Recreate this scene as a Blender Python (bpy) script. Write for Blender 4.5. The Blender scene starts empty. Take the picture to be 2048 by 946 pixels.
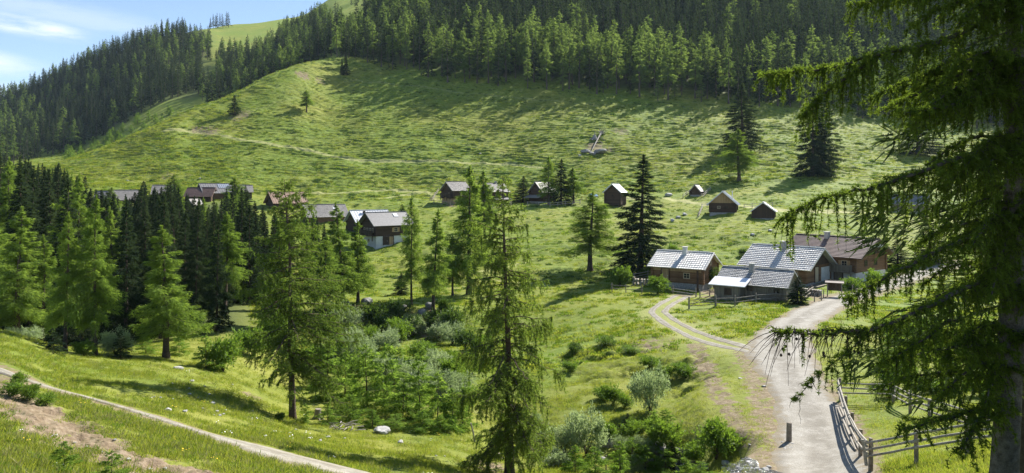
import bpy, math, random
import numpy as np
from mathutils import Vector
rng = np.random.default_rng(11)
random.seed(11)
scene = bpy.context.scene
COL = scene.collection

# ------------------------------------------------------------------ camera
F = 1365.0           # focal length in pixels of the 2048 wide photograph
HV = 380.0           # row of the true horizon
cam_d = bpy.data.cameras.new('camera')
cam = bpy.data.objects.new('camera', cam_d); COL.objects.link(cam)
cam.rotation_euler = (math.radians(90), 0, 0)
cam_d.sensor_width = 36.0
cam_d.lens = 36.0 * F / 2048.0
cam_d.shift_y = -(473.0 - HV) / 2048.0
cam_d.clip_start = 0.1
cam_d.clip_end = 6000
scene.camera = cam

# ------------------------------------------------------------------ light
SUN_EL, SUN_AZ = math.radians(40), math.radians(42)    # azimuth clockwise from +Y
sd = Vector((math.sin(SUN_AZ) * math.cos(SUN_EL), math.cos(SUN_AZ) * math.cos(SUN_EL), math.sin(SUN_EL)))
sl = bpy.data.lights.new('sun', 'SUN'); sl.energy = 5.0; sl.angle = math.radians(0.5); sl.color = (1.0, 0.95, 0.86)
so = bpy.data.objects.new('sun', sl); COL.objects.link(so)
so.rotation_euler = (-sd).to_track_quat('-Z', 'Y').to_euler()
so.location = (0, 0, 200)

world = bpy.data.worlds.new('World'); scene.world = world; world.use_nodes = True
def build_world():
    nt = world.node_tree; nt.nodes.clear(); N = nt.nodes.new; L = nt.links.new
    out = N('ShaderNodeOutputWorld'); bg = N('ShaderNodeBackground'); sky = N('ShaderNodeTexSky')
    sky.sky_type = 'NISHITA'; sky.sun_disc = False
    sky.sun_elevation = SUN_EL; sky.sun_rotation = SUN_AZ
    sky.altitude = 1600; sky.air_density = 1.0; sky.dust_density = 0.3; sky.ozone_density = 1.0
    bg.inputs['Strength'].default_value = 0.085
    # thin clouds: noise over the direction, kept to two streaks above the western ridge
    tc = N('ShaderNodeTexCoord'); mp = N('ShaderNodeMapping'); mp.inputs['Scale'].default_value = (5, 5, 26)
    nz = N('ShaderNodeTexNoise'); nz.inputs['Scale'].default_value = 1.6; nz.inputs['Detail'].default_value = 7; nz.inputs['Roughness'].default_value = .6
    L(tc.outputs['Generated'], mp.inputs[0]); L(mp.outputs[0], nz.inputs['Vector'])
    prev = None
    for (c, ext, amp) in (((-.565, .80, .192), (.075, .075, .013), 1.0), ((-.63, .76, .150), (.10, .10, .017), 0.85), ((-.55, .83, .212), (.16, .16, .02), .28), ((-.66, .74, .118), (.16, .16, .02), .5)):
        m = N('ShaderNodeMapping'); m.vector_type = 'TEXTURE'; m.inputs['Location'].default_value = c; m.inputs['Scale'].default_value = ext
        m.inputs['Rotation'].default_value = (0, math.radians(6), 0)
        ln = N('ShaderNodeVectorMath'); ln.operation = 'LENGTH'
        L(tc.outputs['Generated'], m.inputs[0]); L(m.outputs[0], ln.inputs[0])
        mr = N('ShaderNodeMapRange'); mr.interpolation_type = 'SMOOTHSTEP'
        mr.inputs[1].default_value = 1.25; mr.inputs[2].default_value = 0.15; mr.inputs[3].default_value = 0; mr.inputs[4].default_value = amp
        L(ln.outputs['Value'], mr.inputs[0])
        if prev is None: prev = mr.outputs[0]
        else:
            mx = N('ShaderNodeMath'); mx.operation = 'MAXIMUM'; L(prev, mx.inputs[0]); L(mr.outputs[0], mx.inputs[1]); prev = mx.outputs[0]
    r = N('ShaderNodeMapRange'); r.interpolation_type = 'SMOOTHSTEP'; r.inputs[1].default_value = .32; r.inputs[2].default_value = .62
    L(nz.outputs['Fac'], r.inputs[0])
    mu = N('ShaderNodeMath'); mu.operation = 'MULTIPLY'; L(prev, mu.inputs[0]); L(r.outputs[0], mu.inputs[1])
    mix = N('ShaderNodeMix'); mix.data_type = 'RGBA'
    L(mu.outputs[0], mix.inputs[0]); L(sky.outputs[0], mix.inputs[6]); mix.inputs[7].default_value = (6.2, 6.5, 7.0, 1)
    L(mix.outputs[2], bg.inputs['Color']); L(bg.outputs[0], out.inputs['Surface'])
build_world()
vs = scene.view_settings
scene.display_settings.display_device = 'sRGB'
vs.view_transform = 'Standard'; vs.look = 'None'; vs.gamma = 1.0; vs.use_curve_mapping = False
vs.exposure = 1.2
scene.cycles.max_bounces = 6; scene.cycles.diffuse_bounces = 3; scene.cycles.glossy_bounces = 2
scene.cycles.transmission_bounces = 4; scene.cycles.transparent_max_bounces = 4; scene.cycles.volume_bounces = 0
scene.cycles.use_denoising = True
scene.cycles.denoiser = 'OPENIMAGEDENOISE'; scene.cycles.denoising_input_passes = 'RGB_ALBEDO_NORMAL'; scene.cycles.denoising_prefilter = 'NONE'
scene.render.filter_size = 1.1

# ------------------------------------------------------------------ helpers
def tag(o, label=None, cat=None, group=None, kind=None):
    if label: o['label'] = label
    if cat: o['category'] = cat
    if group: o['group'] = group
    if kind: o['kind'] = kind
    return o

def empty(name, loc, rz=0.0, scale=1.0):
    o = bpy.data.objects.new(name, None); COL.objects.link(o)
    o.location = loc; o.rotation_euler = (0, 0, rz)
    o.scale = (scale,) * 3 if not hasattr(scale, '__len__') else scale
    o.empty_display_size = .3
    return o

def link(name, me, parent=None, loc=(0, 0, 0)):
    o = bpy.data.objects.new(name, me); COL.objects.link(o)
    o.location = loc
    if parent is not None: o.parent = parent
    return o

def np_mesh(name, V, faces, mats=(), midx=None, smooth=False, attrs=None):
    """faces: (n,k) int array or list of such arrays (tri and quad mixed)."""
    if not isinstance(faces, (list, tuple)): faces = [faces]
    faces = [np.asarray(f, dtype=np.int32) for f in faces if len(f)]
    me = bpy.data.meshes.new(name)
    V = np.asarray(V, dtype=np.float32)
    me.vertices.add(len(V)); me.vertices.foreach_set('co', V.ravel())
    tot = np.concatenate([np.full(len(f), f.shape[1], dtype=np.int32) for f in faces])
    idx = np.concatenate([f.ravel() for f in faces])
    me.loops.add(len(idx)); me.loops.foreach_set('vertex_index', idx)
    me.polygons.add(len(tot))
    st = np.zeros(len(tot), dtype=np.int32); st[1:] = np.cumsum(tot)[:-1]
    me.polygons.foreach_set('loop_start', st)
    if midx is not None: me.polygons.foreach_set('material_index', np.asarray(midx, dtype=np.int32))
    me.polygons.foreach_set('use_smooth', np.full(len(tot), bool(smooth)))
    for m in mats: me.materials.append(m)
    if attrs:
        for k, a in attrs.items():
            at = me.attributes.new(k, 'FLOAT', 'POINT'); at.data.foreach_set('value', np.asarray(a, dtype=np.float32))
    me.update(calc_edges=True)
    return me

def pchip(x, y, xq):
    x = np.asarray(x, float); y = np.asarray(y, float); xq = np.asarray(xq, float)
    h = np.diff(x); d = np.diff(y) / h
    m = np.zeros_like(y)
    if len(x) > 2:
        w1 = 2 * h[1:] + h[:-1]; w2 = h[1:] + 2 * h[:-1]
        ok = d[1:] * d[:-1] > 0
        dd1 = np.where(ok, d[:-1], 1); dd2 = np.where(ok, d[1:], 1)
        m[1:-1] = np.where(ok, (w1 + w2) / (w1 / dd1 + w2 / dd2), 0)
    m[0] = d[0]; m[-1] = d[-1]
    i = np.clip(np.searchsorted(x, xq) - 1, 0, len(x) - 2)
    t = np.clip((xq - x[i]) / h[i], 0, 1)
    return (y[i] * (1 + 2 * t) * (1 - t) ** 2 + h[i] * m[i] * t * (1 - t) ** 2 + y[i + 1] * t * t * (3 - 2 * t) + h[i] * m[i + 1] * t * t * (t - 1))

_perm = np.random.default_rng(5).permutation(256).astype(np.int32); _perm = np.concatenate([_perm, _perm, _perm])
_ga = np.random.default_rng(6).uniform(0, 2 * np.pi, 256); _gx = np.cos(_ga); _gy = np.sin(_ga)
def perlin(x, y):
    xi = np.floor(x).astype(np.int64); yi = np.floor(y).astype(np.int64)
    fx = x - xi; fy = y - yi; xi = xi & 255; yi = yi & 255
    u = fx * fx * fx * (fx * (fx * 6 - 15) + 10); v = fy * fy * fy * (fy * (fy * 6 - 15) + 10)
    def g(ix, iy, dx, dy):
        k = _perm[_perm[ix & 255] + (iy & 255)]
        return _gx[k] * dx + _gy[k] * dy
    a = g(xi, yi, fx, fy); b = g(xi + 1, yi, fx - 1, fy); c = g(xi, yi + 1, fx, fy - 1); d = g(xi + 1, yi + 1, fx - 1, fy - 1)
    return 1.4 * ((a * (1 - u) + b * u) * (1 - v) + (c * (1 - u) + d * u) * v)
def fbm(x, y, o=4):
    s = 0; a = 1; n = 0
    for k in range(o):
        s = s + a * perlin(x * 2 ** k + 17.3 * k, y * 2 ** k - 9.1 * k); n += a; a *= .5
    return s / n

# ------------------------------------------------------------------ terrain
NEAR_D = [2.5, 5, 8, 11, 14, 17, 20, 22, 24, 26, 28, 30, 33, 36, 39, 42, 45, 48, 51, 55, 60, 65, 70, 74, 78, 82, 86, 90, 95, 102, 110, 120, 130, 145, 160, 175]
NEAR = {
 -400: [(2.5,1200),(8,940),(14,860),(22,780),(32,700),(45,630),(60,630),(80,590),(120,480),(170,395)],
 0: [(2.5,1250),(8,1010),(14,915),(20,840),(25,775),(28,742),(31,725),(36,695),(43,663),(52,683),(60,690),(75,640),(100,560),(130,490),(170,410)],
 150: [(2.5,1250),(8,1040),(14,955),(20,872),(25,808),(28,790),(31,776),(36,748),(44,708),(50,697),(58,700),(75,650),(100,560),(130,490),(170,408)],
 330: [(2.5,1260),(8,1060),(14,985),(20,905),(24,856),(27,838),(30,825),(34,795),(40,752),(48,715),(56,690),(70,650),(100,560),(130,485),(170,405)],
 450: [(2.5,1260),(8,1080),(14,1010),(20,930),(23,892),(26,874),(29,862),(34,830),(40,790),(47,750),(57,690),(68,632),(80,605),(100,560),(130,490),(170,402)],
 590: [(2.5,1260),(8,1090),(14,1030),(20,955),(24,912),(27,893),(30,883),(35,868),(42,838),(50,790),(60,715),(70,655),(80,622),(88,600),(98,570),(110,540),(130,490),(160,435),(175,413)],
 690: [(2.5,1270),(8,1100),(14,1045),(20,980),(24,938),(28,916),(32,900),(36,886),(42,855),(50,800),(58,745),(66,700),(73,678),(78,655),(82,612),(88,598),(100,568),(120,515),(140,470),(170,418)],
 850: [(2.5,1270),(8,1110),(14,1060),(20,1005),(25,965),(30,935),(36,905),(44,850),(52,790),(60,737),(66,708),(73,690),(78,662),(82,616),(88,601),(96,583),(110,540),(130,485),(160,430),(175,412)],
 1020: [(2.5,1270),(8,1120),(14,1075),(20,1030),(27,985),(34,955),(40,912),(46,870),(51,815),(58,755),(66,715),(76,670),(84,622),(92,590),(105,548),(130,480),(160,425),(175,410)],
 1200: [(2.5,1280),(8,1130),(14,1090),(20,1045),(27,995),(32,960),(36,948),(40,915),(45,845),(50,795),(56,748),(64,697),(72,652),(82,605),(92,578),(105,545),(130,470),(160,420),(175,403)],
 1330: [(2.5,1280),(8,1130),(14,1095),(20,1050),(27,995),(32,963),(36,948),(39,915),(43,850),(48,800),(54,745),(62,690),(70,645),(80,603),(92,572),(110,525),(130,470),(150,435),(175,400)],
 1420: [(2.5,1280),(8,1130),(14,1095),(20,1050),(27,990),(31,958),(34,935),(37,890),(42,820),(47,770),(54,722),(62,678),(70,640),(80,602),(92,572),(110,522),(130,463),(148,432),(175,393)],
 1500: [(2.5,1280),(8,1130),(14,1090),(20,1050),(26,1000),(30,952),(36,873),(43,798),(50,735),(58,685),(68,640),(80,600),(92,570),(110,520),(130,455),(145,430),(165,398),(175,385)],
 1640: [(2.5,1260),(8,1080),(14,1060),(20,1030),(26,985),(30,946),(36,870),(42,800),(48,745),(56,692),(66,643),(78,600),(90,572),(110,515),(130,460),(150,425),(175,383)],
 1800: [(2.5,1230),(8,1050),(14,1020),(20,985),(25,945),(30,890),(36,835),(42,785),(50,725),(60,668),(75,612),(92,567),(105,532),(130,465),(150,425),(175,390)],
 2048: [(2.5,1200),(8,1000),(14,960),(20,925),(25,890),(30,850),(40,770),(50,705),(65,638),(80,595),(100,545),(130,470),(160,420),(175,400)],
 2500: [(2.5,1150),(8,950),(14,890),(20,850),(30,790),(40,725),(60,640),(80,585),(100,540),(130,470),(160,420),(175,405)],
}
FAR = {
 -400: [(195,375),(210,365),(222,355),(234,350),(260,350),(330,335),(400,320),(480,300),(560,280),(640,265),(800,285),(2200,355)],
 0: [(190,385),(205,372),(218,358),(230,350),(260,350),(330,335),(400,315),(480,275),(560,240),(640,208),(800,250),(2200,350)],
 150:[(190,375),(205,352),(220,332),(235,315),(270,328),(330,325),(400,300),(460,255),(540,205),(650,143),(800,190),(2200,340)],
 330:[(190,385),(205,358),(225,305),(250,243),(285,262),(340,262),(420,208),(500,160),(590,105),(670,74),(800,120),(2200,320)],
 400:[(193,381),(212,343),(238,280),(268,214),(306,235),(366,232),(425,192),(510,147),(605,100),(760,60),(900,108),(2200,320)],
 450:[(195,378),(215,335),(245,265),(280,195),(320,212),(380,205),(430,180),(520,135),(620,100),(850,52),(1000,100),(2200,320)],
 590:[(200,383),(235,302),(275,205),(312,132),(350,148),(420,135),(470,110),(560,80),(680,55),(850,35),(1000,80),(2200,310)],
 690:[(200,383),(250,280),(300,185),(340,117),(365,112),(420,85),(480,55),(560,28),(680,2),(850,-20),(1000,-10),(2200,250)],
 850:[(202,390),(240,300),(280,220),(312,160),(345,115),(390,70),(450,20),(520,-20),(600,-50),(800,-100),(1000,-110),(2200,100)],
 1020:[(202,390),(235,318),(275,227),(305,172),(345,118),(390,70),(450,10),(520,-40),(600,-80),(800,-140),(1000,-180),(2200,0)],
 1200:[(198,378),(230,315),(270,232),(300,186),(340,135),(390,75),(450,20),(520,-40),(600,-90),(800,-150),(1000,-200),(2200,0)],
 1330:[(195,374),(225,318),(270,238),(298,196),(340,140),(390,80),(450,20),(520,-40),(600,-90),(800,-150),(1000,-200),(2200,0)],
 1480:[(190,365),(220,318),(265,247),(293,206),(340,145),(390,85),(450,25),(520,-35),(600,-90),(800,-150),(1000,-200),(2200,0)],
 1640:[(195,355),(225,315),(265,258),(295,220),(340,155),(390,90),(450,30),(520,-30),(600,-90),(800,-150),(1000,-200),(2200,0)],
 1800:[(200,355),(230,315),(270,268),(300,240),(345,170),(390,105),(450,45),(520,-20),(600,-70),(800,-130),(1000,-180),(2200,0)],
 2048:[(200,365),(230,325),(270,285),(300,260),(345,190),(390,125),(450,60),(520,-10),(600,-60),(800,-130),(1000,-180),(2200,0)],
 2500:[(200,375),(230,340),(270,300),(300,275),(345,210),(390,145),(450,80),(520,10),(600,-40),(800,-110),(1000,-160),(2200,0)],
}
U = np.arange(-400, 2500.1, 3.0); NU = len(U)
def rows(d0, d1, n): return np.exp(np.linspace(math.log(d0), math.log(d1), n, endpoint=False))
DR = np.concatenate([rows(2.5, 12, 36), rows(12, 60, 330), rows(60, 185, 300), rows(185, 350, 520), rows(350, 700, 130), rows(700, 2200, 40), [2200.0]])
ND = len(DR); LND = np.log(DR)
def build_base():
    nd = np.array(NEAR_D); ku = sorted(NEAR)
    cols = np.array([pchip(np.log([p[0] for p in NEAR[k]]), [p[1] for p in NEAR[k]], np.log(nd)) for k in ku])
    nearv = np.array([pchip(ku, cols[:, j], U) for j in range(len(nd))]).T          # NU x len(nd)
    kf = sorted(FAR)
    fd = np.array([[p[0] for p in FAR[k]] for k in kf], float); fv = np.array([[p[1] for p in FAR[k]] for k in kf], float)
    farD = np.array([pchip(kf, np.log(fd[:, j]), U) for j in range(12)]).T
    farV = np.array([pchip(kf, fv[:, j], U) for j in range(12)]).T
    out = np.zeros((ND, NU))
    for i in range(NU):
        out[:, i] = pchip(np.concatenate([np.log(nd), farD[i]]), np.concatenate([nearv[i], farV[i]]), LND)
    return out
VT = build_base()
for _ in range(2):   # soften the joints between columns
    VT[:, 1:-1] = (VT[:, :-2] + 2 * VT[:, 1:-1] + VT[:, 2:]) / 4
TX = (U[None, :] - 1024) / F * DR[:, None]
TY = np.repeat(DR[:, None], NU, 1)
TZ = (HV - VT) / F * DR[:, None]

def gz(x, y):
    """terrain height at world x, y (arrays or floats)"""
    x = np.asarray(x, float); y = np.asarray(y, float)
    fu = np.clip((x / y * F + 1024 - U[0]) / 3.0, 0, NU - 1.001); ld = np.log(np.clip(y, 2.51, 2199))
    j = np.clip(np.searchsorted(LND, ld) - 1, 0, ND - 2); i = fu.astype(int) if fu.shape else int(fu)
    a = fu - i; b = (y - DR[j]) / (DR[j + 1] - DR[j])
    return (TZ[j, i] * (1 - a) + TZ[j, i + 1] * a) * (1 - b) + (TZ[j + 1, i] * (1 - a) + TZ[j + 1, i + 1] * a) * b

def hit(u, v, dmin=6.0, dmax=900.0):
    """first terrain point whose image row is v in photo column u -> world x, y, z"""
    fu = min(max((u - U[0]) / 3.0, 0), NU - 1.001); i = int(fu); a = fu - i
    vv = HV - F * (TZ[:, i] * (1 - a) + TZ[:, i + 1] * a) / DR
    ok = np.nonzero((vv <= v) & (DR >= dmin) & (DR <= dmax))[0]
    if len(ok) == 0:
        m = np.where((DR >= dmin) & (DR <= dmax), vv, 1e9); j = int(np.argmin(m)); d = DR[j]
    else:
        j = ok[0]
        if j > 0 and vv[j - 1] > v:
            t = (vv[j - 1] - v) / (vv[j - 1] - vv[j]); d = DR[j - 1] + t * (DR[j] - DR[j - 1])
        else: d = DR[j]
    x = (u - 1024) / F * d
    return float(x), float(d), float(gz(x, d))
def at(u, D):
    x = (u - 1024) / F * D
    return float(x), float(D), float(gz(x, D))
def raw(u, v, D): return ((u - 1024) / F * D, D, (HV - v) / F * D)

# --- roads, tracks: world polylines found on the base terrain
def densify(P, step):
    P = np.asarray(P, float); d = np.concatenate([[0], np.cumsum(np.linalg.norm(np.diff(P[:, :2], axis=0), axis=1))])
    s = np.arange(0, d[-1], step)
    return np.stack([pchip(d, P[:, 0], s), pchip(d, P[:, 1], s)], 1)
def line_px(pts, step=.6): return densify([hit(*p)[:2] for p in pts], step)
ROAD = line_px([(1640,1040),(1642,990),(1643,946),(1646,900),(1628,840),(1603,790),(1578,745),(1560,708),(1563,675),(1585,650),(1612,632),(1650,612),(1695,595),(1742,580),(1790,566),(1850,545),(1920,525)])
TRACK = line_px([(1560,715),(1520,706),(1480,695),(1420,680),(1370,660),(1335,640),(1318,626),(1330,610),(1352,598),(1366,591)], .4)
PATH = line_px([(-200,690,20,31),(-60,725,20,31),(0,742,20,31),(58,763,20,31),(107,779,20,31),(162,793,20,31),(243,816,20,31),(324,840,20,31),(388,861,20,31),(485,889,20,31),(582,917,20,31),(660,936,18,30),(760,962,15,30),(900,995,12,30),(1060,1030)], .4)
TRAILS = [line_px(p, 1.0) for p in (
    [(330,262),(410,266),(440,272),(500,284),(560,294),(620,302),(680,317),(760,322),(900,325),(1000,328),(1090,336)],
    [(600,388),(700,386),(800,384),(870,386)],
    [(760,396),(850,386),(875,400)],
    [(1255,396),(1320,398),(1390,406),(1430,410),(1500,414),(1600,420),(1800,424)],
    [(690,160),(800,170),(950,188),(1080,200),(1200,214)],
    [(160,375),(250,330),(330,292),(400,262),(480,232),(600,196)],
    [(940,545),(1010,535),(1060,520)],[(900,470),(960,480),(1010,476)],
    [(1000,560),(1050,566),(1100,572)])]
def dist_to(line, X, Y, rad):
    out = np.full(X.shape, 1e3)
    lo = line.min(0) - rad; hi = line.max(0) + rad
    sel = np.nonzero((X > lo[0]) & (X < hi[0]) & (Y > lo[1]) & (Y < hi[1]))
    x = X[sel]; y = Y[sel]
    best = np.full(x.shape, 1e3)
    for k in range(0, len(line)):
        best = np.minimum(best, (x - line[k, 0]) ** 2 + (y - line[k, 1]) ** 2)
    out[sel] = np.sqrt(best)
    return out
def sstep(a, b, x):
    t = np.clip((x - a) / (b - a), 0, 1); return t * t * (3 - 2 * t)
dROAD = dist_to(ROAD, TX, TY, 6); dTRACK = dist_to(TRACK, TX, TY, 4); dPATH = dist_to(PATH, TX, TY, 4)
keep = np.minimum(np.minimum(sstep(1.5, 4, dROAD), sstep(1.2, 3, dTRACK)), sstep(.9, 2.2, dPATH))
SCAR = densify([hit(*p)[:2] for p in ((-60,760),(0,795),(60,825),(130,865),(200,900),(290,930),(360,950),(450,985))], .3)
UU = np.repeat(U[None, :], ND, 0)
def blob(u, D, ru, rl):   # soft patch in (column, log distance) used to place ground wear
    return np.clip(1 - np.sqrt(((UU - u) / ru) ** 2 + ((LND[:, None] - math.log(D)) / rl) ** 2), 0, 1)
BASE = TZ.copy()
def relief():
    global TZ
    dz = np.zeros_like(TZ)
    hill = sstep(150, 205, TY) * (1 - sstep(340, 420, TY))
    left = sstep(900, 500, UU)
    # cattle terraces: ridges that follow the contour
    wob = 1.6 * fbm(TX / 22, TY / 22, 3)
    per = .95
    ph = BASE / per + wob + .95 * perlin(TX / 8, TY / 8) + .42 * perlin(TX / 2.6, TY / 2.6)
    p = ph - np.floor(ph)
    amp = np.clip(.62 + 1.9 * fbm(TX / 11, TY / 7, 3), 0, 1.5) * (.55 + .45 * sstep(250, 800, UU))
    dz += hill * amp * per * (sstep(0, .45, p) - p)
    dz += hill * .38 * fbm(TX / 3.4, TY / 1.5, 3) * np.clip(.75 + fbm(TX / 30 + 5, TY / 30), .25, 1.4)
    dz += hill * .95 * fbm(TX / 14, TY / 11, 3)
    mid = sstep(92, 115, TY) * (1 - sstep(165, 205, TY))
    dz += mid * (.75 * fbm(TX / 11, TY / 7, 3) + .42 * fbm(TX / 3.6, TY / 1.7, 3)) * sstep(400, 700, UU)
    near = 1 - sstep(95, 120, TY)
    dz += near * (.16 * fbm(TX / 5, TY / 4, 3) + .05 * fbm(TX / .9, TY / .8, 3)) * sstep(12, 20, TY)
    # rough soil bank in the foreground
    bank = np.maximum(blob(60, 15, 330, .42), blob(330, 14.5, 330, .34))
    dz += sstep(0, .5, bank) * (.22 * fbm(TX / 1.6, TY / 1.2, 3) + .10 * fbm(TX / .45, TY / .4, 3))
    # gully with the brook
    g = np.maximum(blob(1310, 37.5, 190, .13), blob(1440, 35, 110, .10))
    dz -= 1.3 * sstep(.15, .8, g)
    # eroded bank below the farm track
    e = np.maximum(np.maximum(blob(1280, 56, 230, .07), blob(1200, 62, 180, .05)), blob(1390, 50, 90, .09))
    dz += sstep(0, .7, e) * (.95 * fbm(TX / 2.2, TY / 1.2, 3) - .25)
    dz += sstep(350, 450, TY) * 3.0 * fbm(TX / 60, TY / 60, 3)
    sc_ = dist_to(SCAR, TX, TY, 4)
    dz += (1 - sstep(.8, 2.6, sc_)) * (.30 * fbm(TX / 1.1, TY / .9, 4) + .12 * np.abs(fbm(TX / .4, TY / .35, 3)))
    TZ = BASE + dz * keep
relief()

# ------------------------------------------------------------------ materials
def new_mat(name):
    m = bpy.data.materials.new(name); m.use_nodes = True
    nt = m.node_tree; nt.nodes.clear()
    return m, nt, nt.nodes.new, nt.links.new
def rgb(c): return (c[0], c[1], c[2], 1)
def ramp(N, L, fac, stops, interp='LINEAR'):
    r = N('ShaderNodeValToRGB'); r.color_ramp.interpolation = interp
    while len(r.color_ramp.elements) < len(stops): r.color_ramp.elements.new(.5)
    for e, (p, c) in zip(r.color_ramp.elements, stops): e.position = p; e.color = rgb(c)
    L(fac, r.inputs[0]); return r.outputs[0]
def mixc(N, L, fac, a, b, mode='MIX'):
    m = N('ShaderNodeMix'); m.data_type = 'RGBA'; m.blend_type = mode
    for s, v in ((m.inputs[0], fac), (m.inputs[6], a), (m.inputs[7], b)):
        if hasattr(v, 'is_output'): L(v, s)
        elif isinstance(v, (int, float)): s.default_value = v
        else: s.default_value = rgb(v)
    return m.outputs[2]
def noise(N, L, vec, scale, detail=4, rough=.55, mapping=None):
    if mapping:
        mp = N('ShaderNodeMapping'); mp.inputs['Scale'].default_value = mapping; L(vec, mp.inputs[0]); vec = mp.outputs[0]
    n = N('ShaderNodeTexNoise'); n.inputs['Scale'].default_value = scale; n.inputs['Detail'].default_value = detail; n.inputs['Roughness'].default_value = rough
    L(vec, n.inputs['Vector']); return n.outputs['Fac']
def maprange(N, L, v, a, b, c=0., d=1., smooth=True):
    r = N('ShaderNodeMapRange'); r.interpolation_type = 'SMOOTHSTEP' if smooth else 'LINEAR'
    r.inputs[1].default_value = a; r.inputs[2].default_value = b; r.inputs[3].default_value = c; r.inputs[4].default_value = d
    L(v, r.inputs[0]); return r.outputs[0]
def attr(N, name):
    a = N('ShaderNodeAttribute'); a.attribute_name = name; return a.outputs['Fac']
def math_(N, L, op, a, b):
    m = N('ShaderNodeMath'); m.operation = op
    for s, v in zip(m.inputs, (a, b)):
        if hasattr(v, 'is_output'): L(v, s)
        else: s.default_value = v
    return m.outputs[0]

def ground_mat():
    m, nt, N, L = new_mat('meadow')
    out = N('ShaderNodeOutputMaterial'); p = N('ShaderNodeBsdfPrincipled')
    g = N('ShaderNodeNewGeometry').outputs['Position']
    big = noise(N, L, g, .028, 4); med = noise(N, L, g, .17, 5, .6); fine = noise(N, L, g, 1.4, 5, .65); vfine = noise(N, L, g, 9, 3, .6)
    c = ramp(N, L, med, [(.30, (.108, .138, .018)), (.46, (.182, .200, .028)), (.60, (.230, .232, .040)), (.75, (.258, .245, .062))])
    lush = ramp(N, L, fine, [(.3, (.095, .150, .015)), (.7, (.172, .226, .025))])
    c = mixc(N, L, maprange(N, L, big, .38, .62), c, lush)
    dry = mixc(N, L, maprange(N, L, fine, .52, .72, 0, .75), c, (.235, .235, .085))
    c = mixc(N, L, attr(N, 'worn'), dry, (.42, .39, .18))
    # dark dwarf shrubs and thistles in patches
    sh = math_(N, L, 'MULTIPLY', maprange(N, L, noise(N, L, g, .55, 5, .65), .53, .62), maprange(N, L, noise(N, L, g, .05, 3), .35, .6, .25, 1))
    c = mixc(N, L, math_(N, L, 'MULTIPLY', sh, attr(N, 'shrub')), c, (.055, .085, .022))
    c = mixc(N, L, maprange(N, L, vfine, .35, .7, 0, .35), c, (.06, .10, .02), 'MIX')
    # needle litter below the trees, bare soil
    c = mixc(N, L, attr(N, 'litter'), c, mixc(N, L, fine, (.045, .065, .02), (.075, .085, .035)))
    soil = ramp(N, L, noise(N, L, g, 3.5, 6, .7), [(.25, (.085, .058, .036)), (.5, (.190, .138, .092)), (.75, (.32, .26, .195))])
    df = math_(N, L, 'ADD', attr(N, 'dirt'), math_(N, L, 'SUBTRACT', math_(N, L, 'MULTIPLY', noise(N, L, g, 1.3, 7, .75), 2.6), 1.3))
    dm = math_(N, L, 'MULTIPLY', maprange(N, L, df, .38, .62), maprange(N, L, attr(N, 'dirt'), .02, .12))
    c = mixc(N, L, dm, c, soil)
    b = N('ShaderNodeBump'); b.inputs['Strength'].default_value = .75; b.inputs['Distance'].default_value = .12
    hgt = math_(N, L, 'ADD', math_(N, L, 'MULTIPLY', fine, 1.4), math_(N, L, 'MULTIPLY', vfine, .5))
    L(hgt, b.inputs['Height'])
    L(b.outputs[0], p.inputs['Normal'])
    L(c, p.inputs['Base Color']); p.inputs['Roughness'].default_value = .85; p.inputs['Specular IOR Level'].default_value = .15
    p.inputs['Sheen Weight'].default_value = .12; p.inputs['Sheen Roughness'].default_value = .45; p.inputs['Sheen Tint'].default_value = (.75, .95, .20, 1)
    L(p.outputs[0], out.inputs[0]); return m

def gravel_mat(name, a, b_, grass=0.0):
    m, nt, N, L = new_mat(name)
    out = N('ShaderNodeOutputMaterial'); p = N('ShaderNodeBsdfPrincipled')
    g = N('ShaderNodeNewGeometry').outputs['Position']
    st = N('ShaderNodeTexVoronoi'); st.inputs['Scale'].default_value = 9; L(g, st.inputs['Vector'])
    n1 = noise(N, L, g, 1.2, 6, .7); n2 = noise(N, L, g, 14, 4, .7)
    c = mixc(N, L, maprange(N, L, n1, .3, .7), a, b_)
    c = mixc(N, L, maprange(N, L, n2, .35, .7, 0, .5), c, (.17, .155, .13))
    c = mixc(N, L, maprange(N, L, st.outputs['Distance'], .0, .35, .55, 0), c, (.50, .48, .45))
    wt = math_(N, L, 'ABSOLUTE', math_(N, L, 'SUBTRACT', attr(N, 'edge'), .48), 0)
    c = mixc(N, L, math_(N, L, 'MULTIPLY', maprange(N, L, wt, .08, .34, 0, .55), maprange(N, L, n1, .25, .6)), c, (.15, .135, .11))
    edge = math_(N, L, 'ADD', attr(N, 'edge'), math_(N, L, 'SUBTRACT', math_(N, L, 'MULTIPLY', noise(N, L, g, 1.7, 5, .7), 1.2), .6))
    c = mixc(N, L, maprange(N, L, edge, .62, .95), c, (.21, .175, .12))
    if grass: c = mixc(N, L, maprange(N, L, edge, .95, 1.2, 0, grass), c, (.15, .19, .045))
    bp = N('ShaderNodeBump'); bp.inputs['Strength'].default_value = .6; bp.inputs['Distance'].default_value = .05
    L(math_(N, L, 'ADD', n2, math_(N, L, 'MULTIPLY', n1, 1.5)), bp.inputs['Height']); L(bp.outputs[0], p.inputs['Normal'])
    L(c, p.inputs['Base Color']); p.inputs['Roughness'].default_value = .9; p.inputs['Specular IOR Level'].default_value = .2
    L(p.outputs[0], out.inputs[0]); return m

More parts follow.
